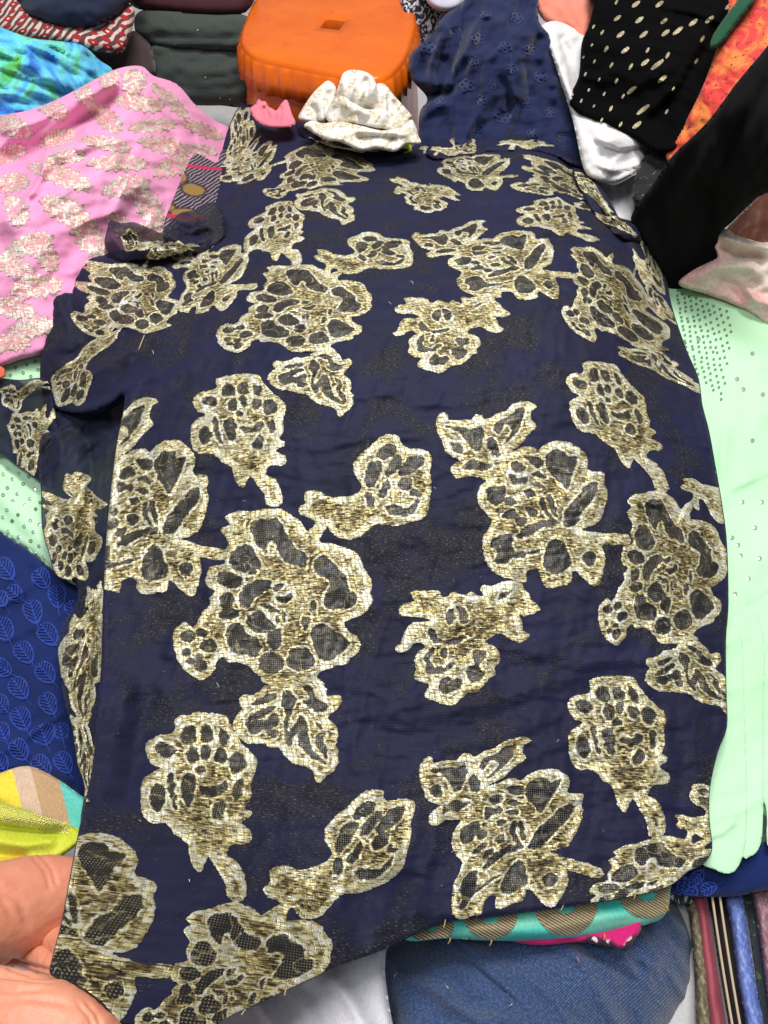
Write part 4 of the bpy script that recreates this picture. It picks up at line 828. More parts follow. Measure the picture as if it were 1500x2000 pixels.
# ------------------------------------------------------------------ upper right: dark lace, red strip, black drape, brown satin, peach chiffon
def goldlace(k, uv):
    n = k.noise(uv, 45, 4, .7, 1.5).outputs['Fac']; return k.mix(k.mr(n, .60, .66), (.010, .009, .010), (.40, .33, .20))
M['goldlace'] = print_mat('black_gold_lace', None, goldlace)
strip('lace_fabric', [(1235,385),(1245,330),(1275,285),(1310,240),(1365,225),(1370,300),(1310,370),(1275,400),(1250,398)], [(1240,385,('y',1.05)),(1340,250,('y',1.15)),(1300,380,('y',1.04))], M['goldlace'], 'black lace with thin gold scrollwork below the dashed black cloth', roll=(8, .01), step=4, noise=[(.008, .03, 1.5, -.8)])
def redprint(k, uv):
    n = k.noise(uv, 30, 3, .6, 1.0).outputs['Fac']; d = k.noise(uv, 120, 2, .6).outputs['Fac']
    c = k.mix(k.mr(n, .42, .58), (.72, .05, .045), (.78, .22, .05)); return k.mix(k.mr(d, .60, .66), c, (.30, .03, .05))
M['redprint'] = print_mat('red_orange_print', None, redprint)
strip('printed_fabric', [(1440,-40),(1560,-40),(1560,30),(1525,80),(1490,140),(1440,210),(1380,280),(1330,320),(1300,305),(1335,245),(1372,170),(1400,95),(1420,40)], [(1440,-20,('y',1.22)),(1530,-20,('y',1.20)),(1310,300,('y',1.08)),(1420,130,('y',1.12))], M['redprint'], 'strip of red and orange print between the two black cloths', roll=(8, .012), step=4, noise=[(.006, .03, 2, -.9)])
strip('folded_fabric', [(1388,95),(1392,70),(1415,35),(1440,0),(1455,-40),(1490,-40),(1475,0),(1440,45),(1410,85)], [(1390,90,('y',1.13)),(1460,-30,('y',1.19)),(1480,-30,('y',1.185))], fabric('bottle_green', (.012, .085, .040)), 'thin bottle green fabric edge beside the red print strip', roll=(8, .01), step=4, thick=.02)
M['black2'] = fabric('black_georgette', (.0045, .0045, .0045), (.0065, .0065, .0065), grain=420, bump=.3, sheen=.03, rough=.95)
M['black2'].node_tree.nodes['Principled BSDF'].inputs['Specular IOR Level'].default_value = .08
strip('draped_fabric', [(1540,20),(1500,88),(1440,160),(1380,240),(1315,302),(1282,350),(1232,424),(1258,470),(1285,520),(1300,570),(1340,610),(1400,600),(1420,520),(1405,462),(1432,432),(1480,385),(1540,330)],
 [(1232,424,.24),(1290,530,.20),(1310,590,.13),(1410,590,.12),(1400,490,.22),(1310,300,.36),(1500,100,.48),(1500,360,.36),(1540,200,.46)], M['black2'], 'plain black georgette draped down the right side toward the heap', roll=(12, .015), step=5,
 folds=[([(1520,130),(1440,260),(1390,380),(1380,500)], -.014, 18), ([(1480,150),(1400,270),(1340,400),(1320,520)], .012, 24), ([(1530,250),(1460,350),(1410,450)], .012, 16), ([(1420,220),(1330,340),(1270,440)], -.006, 18)], noise=[(.008, .08, 2.5, -.9), (.018, .14, 2.8, -.95, 'r')])
strip('satin_fabric', [(1540,330),(1500,365),(1440,425),(1418,452),(1440,475),(1490,490),(1540,500)], [(1420,450,.23),(1540,340,.30),(1540,490,.24)], fabric('brown_satin', (.19, .07, .042), (.12, .045, .03), rough=.45, grain=250), 'brown satin showing at the right edge above the peach chiffon', roll=(10, .012), step=4, noise=[(.006, .04, 2, .8)])
def peachy(k, uv):
    n = k.noise(uv, 9, 3, .5, .5).outputs['Fac']; return k.ramp(n, [(.36, (.86, .78, .68)), (.48, (.88, .68, .58)), (.58, (.88, .48, .45)), (.7, (.88, .76, .70))])
M['peach'] = print_mat('peach_chiffon', None, peachy, grain=250, bump=.12, sheen=.3)
strip('crumpled_fabric', [(1325,556),(1350,530),(1385,512),(1402,500),(1388,470),(1402,452),(1420,447),(1440,460),(1490,474),(1540,480),(1540,660),(1480,620),(1430,594),(1380,575)], [(1330,550,.19),(1410,450,.25),(1540,490,.25),(1540,640,.17),(1430,590,.17)], M['peach'], 'crumpled peach and cream chiffon at the right edge above the mint cloth', roll=(10, .012), step=3,
 folds=[([(1345,550),(1400,520),(1470,520),(1500,560)], .014, 12), ([(1400,480),(1440,500),(1500,500)], -.016, 11), ([(1400,460),(1450,475),(1520,490)], .014, 8), ([(1450,560),(1480,590),(1520,600)], .012, 10), ([(1400,545),(1440,560),(1460,590)], -.010, 10)], noise=[(.006, .06, 1.5, .3), (.016, .08, 2, .4, 'r')])

# ------------------------------------------------------------------ mint green sequin cloth, right and left
def mint_mat():
    k = NT('mint_georgette'); uv = k.uv(); n1 = k.noise(uv, 380, 2, .6).outputs['Fac']; n2 = k.noise(uv, 6, 3, .5).outputs['Fac']
    c = k.mix(k.mr(n2, .35, .65), (.46, .78, .47), (.52, .82, .54)); c = k.mix(k.mr(n1, .3, .7, 0, .2), c, (.34, .66, .36))
    k.set(Base_Color=c, Roughness=.75, Sheen_Weight=.2, Normal=k.bump(n1, .22, .001)); return k.m
M['mint'] = mint_mat()
k = NT('sequin_foil'); k.set(Base_Color=(.62, .80, .66), Metallic=.7, Roughness=.25); M['sequin'] = k.m
k = NT('sequin_thread'); k.set(Base_Color=(.10, .22, .11), Roughness=.5); M['sequin_dark'] = k.m
mint = tag(empty('sequin_fabric', tuple(pt(1450, 1100, .1))), 'mint green georgette with sequins, folded in layers along the right side', 'fabric')
mint_ol = [(1240,510),(1300,542),(1342,556),(1420,586),(1480,612),(1560,655),(1560,1560),(1470,1575),(1380,1560),(1300,1480),(1260,1000)]
mint_s = Surf([(1300,545,.165),(1560,650,.16),(1250,800,.14),(1560,900,.13),(1400,1000,.12),(1560,1200,.10),(1350,1400,.09),(1560,1560,.08)],
 [([(1540,905),(1470,935),(1412,962)], .006, 14, 's'), ([(1420,822),(1412,900),(1408,1000)], .004, 10), ([(1445,700),(1430,800),(1400,900)], .003, 20), ([(1540,1010),(1480,1100),(1430,1200)], .004, 24), ([(1520,1250),(1450,1290),(1420,1350)], -.004, 20), ([(1500,640),(1480,740),(1490,860)], .004, 22)], [(.004, .09, 1.5, .8), (.0015, .03, 1.5, .3), (.006, .16, 1.8, .6, 'r')])
ms = kid(cloth('layer', mint_ol, mint_s, M['mint'], None, 5, (10, .01), .02), mint); mint_clip = smooth_loop(mint_ol, 3)
layers = [([(1360,1180),(1450,1190),(1560,1180),(1560,1630),(1520,1650),(1498,1648),(1490,1560),(1400,1500)], .004), ([(1340,1190),(1480,1200),(1492,1400),(1490,1600),(1484,1652),(1466,1672),(1445,1660),(1400,1500)], .010), ([(1330,1200),(1440,1220),(1455,1400),(1460,1560),(1456,1650),(1440,1695),(1420,1706),(1395,1698),(1365,1680),(1320,1600),(1320,1400)], .016)]
lay_s = Surf([(1330,1200,.115),(1560,1200,.105),(1350,1450,.095),(1560,1450,.09),(1360,1690,.085),(1560,1690,.085)], [([(1370,1640),(1410,1625),(1440,1600)], .003, 8)], [(.003, .08, 1.5, .8), (.001, .03, 1, 0), (.004, .10, 2.2, .5, 'r')])
for ol, lf in layers: kid(cloth('layer', ol, lay_s, M['mint'], None, 3, (5, .0014), .02, lift=lf*.4), mint)
# rows of small sewn rings
for r in range(9):
    for j in range(18):
        t = j/17; x = 1322+r*12+t*(-38+r*4)+t*62; y = 568+r*5+t*(52+r*11); y += t*95
        if x > 1440-(y-560)*.12: continue
        oval(mint_s, mint_clip, M['sequin_dark'], ms, 'sequin_ring', x+rng.randn()*1.0, y+rng.randn()*1.2, 2.6, 2.8, 30, .9, .0008, ring=1.6)
for x, y in [(1365,662),(1440,740),(1442,1064),(1430,1050),(1475,1030),(1450,980),(1462,1130),(1452,760),(1470,860),(1447,1085),(1484,1090),(1436,1160),(1470,690),(1490,770),(1488,980)]:
    oval(mint_s, mint_clip, M['sequin'], ms, 'sequin', x, y, 4.2, 4.2, 0, 1.1, .0010)
ml = tag(empty('sequin_fabric', tuple(pt(60, 950, .1))), 'mint green sequin cloth showing on the left under the navy side fold', 'fabric')
ml_ol = [(-40,715),(20,700),(70,688),(110,676),(180,720),(240,900),(240,1150),(150,1150),(104,1114),(60,1078),(0,1040),(-40,1020)]
ml_s = Surf([(-40,715,.15),(110,680,.16),(-40,1010,.09),(180,1150,.09),(100,900,.115)], [([(-30,940),(30,1000),(110,1090)], .005, 16)], [(.004, .06, 1.3, .5), (.0015, .02, 1, 0)])
mlo = kid(cloth('sheet', ml_ol, ml_s, M['mint'], None, 5, (10, .008), .02), ml); ml_clip = smooth_loop(ml_ol, 3)
for j in range(9):
    for i in range(7):
        x = -6+i*21+(j % 2)*10+rng.randn()*1.5; y = 905+j*21+i*9+rng.randn()*1.5
        if x > 110: continue
        oval(ml_s, ml_clip, M['sequin'] if (i+j) % 3 else M['sequin_dark'], mlo, 'sequin', x, y, 3.6, 3.6, 0, 1.1, .0010, ring=1.8 if (i+j) % 2 else 0)
for x, y in [(30,718),(52,712),(68,706),(45,728),(74,722),(20,732),(60,735)]: oval(ml_s, ml_clip, M['sequin_dark'], mlo, 'sequin', x, y, 3.2, 3.2, 0, 1.1, .0010, ring=1.6)
strip('fabric_scrap', [(-30,712),(0,715),(10,724),(6,738),(-30,742)], [(-30,712,.18),(8,720,.175),(-30,742,.17)], fabric('coral', (.75, .15, .10)), 'tiny coral scrap at the left edge under the pink cloth', roll=(5, .004), step=2, thick=.01)

# ------------------------------------------------------------------ royal blue leaf embroidery
M['royal'] = fabric('royal_blue_georgette', (.007, .022, .125), (.005, .016, .09), grain=380, bump=.3)
M['royal_thread'] = fabric('royal_blue_thread', (.018, .055, .36), (.012, .04, .27), grain=500, bump=.5, sheen=.35, rough=.6)
rb = tag(empty('embroidered_fabric', tuple(pt(60, 1300, .08))), 'royal blue georgette embroidered all over with leaves, at the left edge', 'fabric')
rb_ol = [(-40,1022),(0,1040),(60,1078),(104,1116),(150,1142),(240,1150),(250,1580),(170,1570),(150,1548),(110,1522),(60,1502),(0,1510),(-40,1520)]
rb_s = Surf([(-40,1025,.10),(200,1150,.10),(-40,1300,.075),(200,1300,.08),(-40,1510,.07),(200,1560,.09)], [([(0,1080),(60,1180),(110,1300)], .004, 24), ([(0,1300),(60,1380),(120,1500)], -.005, 22), ([(20,1450),(80,1480),(150,1530)], .006, 14)], [(.005, .06, 1.3, .6), (.0015, .02, 1, 0), (.010, .09, 1.8, .8, 'r')])
rbo = kid(cloth('sheet', rb_ol, rb_s, M['royal'], None, 5, (10, .01), .02), rb); rb_clip = smooth_loop(rb_ol, 3)
def leaf_sdf(cx, cy, L, Wd, an):
    c, s = math.cos(math.radians(an)), math.sin(math.radians(an))
    def f(Q):
        x = (Q[:, 0]-cx)*c+(Q[:, 1]-cy)*s; y = -(Q[:, 0]-cx)*s+(Q[:, 1]-cy)*c
        u = np.clip(x/L, -1, 1); half = Wd*np.sqrt(np.clip(1-u*u, 0, 1))*(1-.25*u)
        e = np.abs(y)-half; e = np.where(np.abs(x) > L, np.hypot(np.abs(x)-L, y), e)
        rim = np.abs(e+1.3)-1.5
        mid = np.maximum(np.abs(y)-1.1, e)
        vein = np.maximum(np.abs(((x+np.abs(y)*.9)/7.5+.5) % 1-.5)*7.5-1.7, e+1.5)
        stem = np.maximum(np.abs(y+.06*(x-L))-1.0, np.abs(x-L-8)-8)
        return np.minimum(np.minimum(rim, mid), np.minimum(vein, stem)), np.full(len(Q), -20.0)
    return f
leaves = [(10,1112,26,19,60),(82,1130,22,18,50),(30,1160,20,16,40),(65,1195,25,19,70),(112,1165,24,18,80),(8,1230,26,20,65),(95,1240,26,19,55),(48,1275,25,19,60),(4,1305,22,18,50),(90,1315,24,19,60),(38,1345,25,19,55),(95,1375,24,18,65),(2,1375,20,17,50),(42,1405,26,20,65),(85,1435,22,26,70),(4,1430,20,17,60),(38,1465,24,19,60),(120,1430,20,16,80),(125,1490,24,18,70),(82,1495,24,18,40),(0,1490,22,18,60),(140,1240,20,16,70),(140,1330,18,16,80),(140,1190,18,14,70),(2,1170,18,15,60)]
for i, (cx, cy, L, Wd, an) in enumerate(leaves):
    o = motif('embroidered_leaf', rb_s, leaf_sdf(cx, cy, L, Wd, an+rng.randn()*6), (cx-46, cy-46, cx+46, cy+46), M['royal_thread'], None, 1.5, .0012, rb_clip, .0015)
    if o: o.parent = rbo

# ------------------------------------------------------------------ striped brocade and lime cloth by the hand
def stripes(k, uv):
    sx = k.n('ShaderNodeSeparateXYZ'); k.l(k.scale(uv, (1, 1, 1), -.5), sx.inputs[0])
    f = k.math('FRACT', k.math('MULTIPLY', sx.outputs[0], 7.5))
    c = k.ramp(f, [(0, (.50, .32, .18)), (.16, (.12, .55, .48)), (.30, (.55, .36, .22)), (.46, (.35, .66, .25)), (.60, (.56, .38, .24)), (.74, (.86, .66, .06)), (.88, (.64, .46, .34))], 'CONSTANT')
    return c
M['stripes'] = print_mat('rainbow_stripes', None, stripes)
strip('striped_fabric', [(-40,1530),(0,1510),(55,1496),(110,1520),(160,1555),(200,1580),(200,1640),(130,1640),(60,1625),(0,1600),(-40,1590)], [(-30,1525,.16),(110,1520,.17),(190,1590,.18),(0,1600,.16),(120,1640,.17)], M['stripes'], 'fabric with gold, green, teal and yellow stripes beside the wrist', roll=(10, .01), step=4, noise=[(.005, .04, 1.4, .5)], rot=0)
def lime(k, uv):
    n = k.noise(uv, 10, 3, .5).outputs['Fac']; return k.ramp(n, [(.4, (.55, .62, .03)), (.52, (.66, .68, .05)), (.62, (.72, .42, .02))])
M['lime'] = print_mat('lime_yellow_silk', None, lime, rough=.55)
lm = tag(empty('beaded_fabric', tuple(pt(50, 1650, .15))), 'lime yellow silk with a band of tiny gold beads above the hand', 'fabric')
lm_ol = [(-40,1550),(0,1566),(50,1580),(100,1600),(148,1616),(160,1640),(110,1680),(50,1715),(0,1730),(-40,1740)]
lm_s = Surf([(-40,1560,.195),(150,1620,.205),(-40,1720,.20),(60,1700,.20)], [([(-30,1612),(60,1622),(140,1622)], -.010, 8), ([(-30,1640),(50,1650),(120,1640)], .008, 12), ([(-30,1670),(60,1670)], -.006, 8), ([(-30,1590),(60,1600),(130,1612)], .008, 12)], [(.005, .04, 1.5, .2), (.0015, .015, 1, 0)])
lmo = kid(cloth('sheet', lm_ol, lm_s, M['lime'], None, 4, (10, .01), .02), lm); lm_clip = smooth_loop(lm_ol, 3)
k = NT('gold_bead'); k.set(Base_Color=(.80, .72, .30), Metallic=.6, Roughness=.3); M['bead'] = k.m
BV, BF = [], []
bm = bmesh.new(); bmesh.ops.create_icosphere(bm, subdivisions=1, radius=1.0); iv = np.array([v.co[:] for v in bm.verts]); iff = np.array([[v.index for v in f.verts] for f in bm.faces]); bm.free()
bq = []
for j in range(8):
    for i in range(44):
        t = i/43; x = -6+t*138+(j % 2)*1.6; y = 1572+t*36+j*4.4*(1-t*.35)
        bq.append((x+rng.randn()*.5, y+rng.randn()*.5))
bp = lm_s.points(np.array(bq), .0005)
for i, p in enumerate(bp): BV.append(p+iv*.00075); BF.append(iff+len(iv)*i)
o = mk('beads', np.concatenate(BV), np.concatenate(BF), M['bead'], None); o.parent = lmo; tag(o, kind='stuff')

# ------------------------------------------------------------------ lower edge: teal brocade, magenta print, denim knee, grey shirt, navy corner
def teal(k, uv):
    sx = k.n('ShaderNodeSeparateXYZ'); k.l(uv, sx.inputs[0])
    st = k.wave(k.scale(uv, 1, .0), 40, 'Y', 2.0); n = k.noise(k.scale(uv, (.15, 1, 1)), 60, 2).outputs['Fac']
    return k.mix(k.mr(n, .4, .6), (.030, .48, .42), (.20, .62, .46))
M['teal'] = print_mat('teal_silk', None, teal, rough=.5)
def bronze(k, uv):
    w = k.wave(k.scale(uv, 1, .5), 150, 'Y', .5); return k.mix(k.mr(w, .3, .7), (.10, .075, .04), (.42, .34, .20))
M['bronze'] = print_mat('bronze_zari', None, bronze, rough=.45)
tl = tag(empty('brocade_fabric', tuple(pt(1080, 1800, .1))), 'folded teal brocade with bronze rings under the lower edge of the navy cloth', 'fabric')
tl_ol = [(780,1815),(860,1780),(1000,1750),(1160,1720),(1306,1690),(1309,1740),(1306,1772),(1296,1790),(1272,1803),(1180,1826),(1060,1837),(950,1837),(870,1833),(800,1838)]
tl_s = Surf([(790,1825,.145),(1300,1700,.115),(1300,1790,.105),(1060,1830,.122),(1000,1760,.135)], [([(880,1815),(1060,1815),(1280,1775)], .006, 16)], [(.002, .05, 1, 0)])
tlo = kid(cloth('sheet', tl_ol, tl_s, M['teal'], None, 4, (16, .010), .02), tl); tl_clip = smooth_loop(tl_ol, 3)
for cx, cy, rx, ry in [(1105,1765,62,62),(1265,1745,56,48),(958,1790,52,44),(840,1810,46,30)]:
    def f(Q, cx=cx, cy=cy, rx=rx, ry=ry):
        d = (np.hypot((Q[:, 0]-cx)/rx, (Q[:, 1]-cy)/ry)-1)*ry; return np.maximum(d, -(d+ry*.68)), np.full(len(Q), -20.0)
    o = motif('woven_ring', tl_s, f, (cx-rx-4, cy-ry-4, cx+rx+4, cy+ry+4), M['bronze'], None, 2.0, .0012, tl_clip, .0004)
    if o: o.parent = tlo
def mag(k, uv):
    n = k.noise(uv, 22, 2, .5).outputs['Fac']; d = k.noise(uv, 110, 1, .4).outputs['Fac']
    c = k.mix(k.mr(n, .50, .54), (.62, .008, .16), (.050, .012, .035)); return k.mix(k.math('MULTIPLY', k.mr(d, .62, .66), k.mr(n, .50, .54)), c, (.75, .60, .60))
M['magenta'] = print_mat('magenta_print', None, mag)
strip('printed_fabric', [(990,1815),(1100,1810),(1200,1800),(1250,1790),(1252,1815),(1240,1835),(1225,1852),(1180,1848),(1130,1840),(1060,1846),(1000,1838)], [(1000,1830,.118),(1250,1795,.108),(1225,1850,.108)], M['magenta'], 'magenta and plum print edge under the teal brocade', roll=(8, .008), step=3, thick=.012)

def denim():
    k = NT('denim'); uv = k.uv()
    tw = k.wave(k.scale(uv, 1, .9), 200, 'X', 3.0); n = k.noise(uv, 420, 2, .7).outputs['Fac']; n2 = k.noise(uv, 16, 3, .6).outputs['Fac']
    f = k.math('ADD', k.math('MULTIPLY', tw, .45), k.math('MULTIPLY', k.mr(n, .3, .7), .6))
    c = k.ramp(f, [(.2, (.009, .022, .068)), (.55, (.018, .050, .148)), (.95, (.10, .17, .34))])
    c = k.mix(k.mr(n2, .35, .7, 0, .4), c, (.018, .042, .105))
    k.set(Base_Color=c, Roughness=.85, Sheen_Weight=.25, Normal=k.bump(f, .5, .0015)); return k.m
jeans = [(735,1868),(790,1832),(870,1795),(1000,1770),(1200,1725),(1290,1728),(1326,1762),(1346,1800),(1359,1850),(1357,1905),(1340,1950),(1318,1985),(1290,2030),(1200,2200),(1000,2330),(780,2330),(760,2150),(770,2010),(750,1940)]
jl = tag(empty('person', tuple(pt(900, 2050, .05))), 'seated person in blue jeans and pale grey shirt, only lap and gripping hand seen', 'person')
js = Surf([(740,1870,.05),(1300,1740,.03),(1350,1850,.02),(1000,1900,.10),(1200,1880,.085),(800,2000,.09),(1000,2150,.13),(1280,2010,.045),(900,2300,.14),(770,2150,.09)], [([(880,1850),(960,1910),(1060,2000)], -.004, 10), ([(1180,1790),(1250,1830),(1310,1880)], .004, 16), ([(1200,1850),(1260,1900)], -.003, 12), ([(790,1850),(850,1900),(900,1990)], .004, 20), ([(1150,1800),(1210,1850),(1300,1900)], .005, 9), ([(1120,1830),(1180,1880),(1260,1930)], -.004, 9), ([(1220,1770),(1270,1800),(1330,1850)], -.004, 8), ([(860,1830),(930,1880),(1010,1950),(1060,2010)], .0045, 5)], [(.004, .06, 1.2, .5), (.0012, .02, 1, 0), (.013, .09, 2.2, -.6, 'r')])
kid(cloth('jeans_leg', jeans, js, denim(), None, 4, (45, .034), .08), jl)
shirt = fabric('grey_shirt', (.74, .73, .78), (.68, .67, .73), grain=320, bump=.3)
ss = Surf([(250,2030,.17),(500,1950,.16),(750,1860,.12),(770,2010,.12),(500,2200,.2),(760,2200,.14)], [([(640,1890),(690,1960),(740,2060)], .008, 18), ([(590,1910),(640,1990),(680,2080)], -.006, 16), ([(500,1950),(560,2030)], .005, 16)], [(.006, .06, 2.2, -.9), (.0015, .02, 1, 0)])
kid(cloth('shirt', [(240,2060),(330,1990),(430,1960),(520,1930),(620,1880),(720,1835),(752,1850),(752,1900),(765,1990),(790,2100),(790,2260),(500,2330),(280,2250)], ss, shirt, None, 5, (16, .012), .03), jl)

strip('embroidered_fabric', [(1290,1742),(1330,1712),(1350,1688),(1400,1684),(1460,1660),(1560,1625),(1560,1730),(1500,1738),(1440,1750),(1390,1752),(1340,1750)], [(1300,1740,.07),(1400,1690,.075),(1560,1640,.075),(1560,1730,.06)], M['royal'], 'dark royal blue embroidered cloth poking out under the mint layers', roll=(10, .012), step=4, noise=[(.004, .04, 1.2, .6)], thick=.02)
cn = [o for o in COL.objects if o.get('label', '').startswith('dark royal blue')][0]
corner_s = Surf([(1300,1740,.07),(1400,1690,.075),(1560,1640,.075),(1560,1730,.06)], (), [(.004, .04, 1.2, .6)])

for cx, cy in [(1335,1728),(1362,1712),(1385,1735),(1350,1745)]:
    o = motif('embroidered_leaf', corner_s, leaf_sdf(cx, cy, 18, 13, 30+cx), (cx-36, cy-36, cx+36, cy+36), M['royal_thread'], None, 1.5, .0012, smooth_loop([(1290,1742),(1330,1712),(1350,1688),(1400,1684),(1460,1660),(1440,1750),(1340,1750)], 2), .0015)
    if o: o.parent = cn
# ------------------------------------------------------------------ folded lengths standing edge-on at the lower right
def edge_strip(cols, wid, mat, label, z=.03, folds=(), noise=[(.003, .04, 2.5, 1.4)]):
    L = [(x-wid[i]/2, y) for i, (x, y) in enumerate(cols)]; R = [(x+wid[i]/2, y) for i, (x, y) in enumerate(cols)]
    c = [(x, y, z) for x, y in cols]+[(cols[0][0]+40, cols[0][1], z), (cols[-1][0]+40, cols[-1][1], z)]
    return strip('folded_fabric', L+R[::-1], c[:1]+c[2:], mat, label, roll=(max(wid)*.42, .014), step=3, noise=noise, thick=.05, folds=folds, group='folded lengths standing edge-on at the lower right')
def sparkle(name, a, b):
    k = NT(name); uv = k.uv(); n = k.noise(k.scale(uv, (1, .5, 1)), 300, 3, .7).outputs['Fac']; m = k.noise(uv, 30, 3, .6).outputs['Fac']
    c = k.mix(k.mr(n, .45, .68), a, b); c = k.mix(k.mr(m, .4, .7, 0, .5), c, a)
    k.set(Base_Color=c, Roughness=.72, Normal=k.bump(n, .5, .002)); return k.m
edge_strip([(1352,1755),(1362,1800),(1372,1900),(1376,2000),(1380,2080)], [22,30,32,34,36], sparkle('olive_gold', (.10, .085, .045), (.42, .36, .22)), 'olive gold folded length nearest the denim knee, leftmost of the edge-on row')
edge_strip([(1366,1748),(1375,1800),(1388,1900),(1402,2000),(1410,2080)], [26,26,30,34,36], fabric('rose_silk', (.42, .085, .11), (.30, .06, .085), rough=.5), 'dusty rose folded length second from the left in the edge-on row', z=.034)
edge_strip([(1400,1748),(1410,1800),(1424,1900),(1442,2000),(1452,2080)], [38,38,36,38,40], fabric('black_brown', (.014, .010, .009)), 'black and brown folded length with thin cream edges', z=.022)
edge_strip([(1433,1750),(1442,1800),(1456,1900),(1474,2000),(1484,2080)], [32,32,34,36,38], sparkle('periwinkle', (.10, .16, .48), (.34, .42, .75)), 'periwinkle blue folded length with a shimmer, right of the black one', z=.036)
edge_strip([(1464,1745),(1474,1800),(1488,1900),(1502,2000),(1512,2080)], [26,26,26,28,30], flecked('navy_green', (.010, .016, .022), (.10, .16, .04), .60), 'very dark navy folded length flecked with green', z=.020)
edge_strip([(1486,1738),(1494,1790),(1508,1900),(1520,2000),(1530,2080)], [34,34,32,30,30], sparkle('mauve', (.22, .10, .12), (.50, .34, .36)), 'mauve folded length at the right edge of the edge-on row', z=.036)
strip('printed_fabric', [(1305,1745),(1330,1738),(1352,1746),(1350,1764),(1330,1766),(1312,1758)], [(1305,1745,.05),(1350,1745,.05),(1330,1766,.045)], M['lace'], 'tiny scrap of black and white print under the royal blue corner', roll=(5, .005), step=2, thick=.01)

# cream piping along the black length
pip_m = fabric('cream_edge', (.62, .50, .34))
blk = [o for o in COL.objects if o.get('label', '').startswith('black and brown')][0]
for dx in (0, 15):
    path = [pt(1391+dx+t*46+(t*t)*8, 1752+t*330, ('z', depth_of(1391+dx+t*46, 1752+t*330, .022)-.030+.004*abs(dx-8)/8)) for t in np.linspace(0, 1, 16)]
    V = []; F = []
    for i, p in enumerate(path):
        for a in range(6): V.append((p.x+.0012*math.cos(a*math.pi/3), p.y, p.z+.0012*math.sin(a*math.pi/3)))
    for i in range(15):
        for a in range(6): F.append((i*6+a, i*6+(a+1) % 6, (i+1)*6+(a+1) % 6, (i+1)*6+a))
    o = mk('cream_edge', V, F, pip_m, blk)

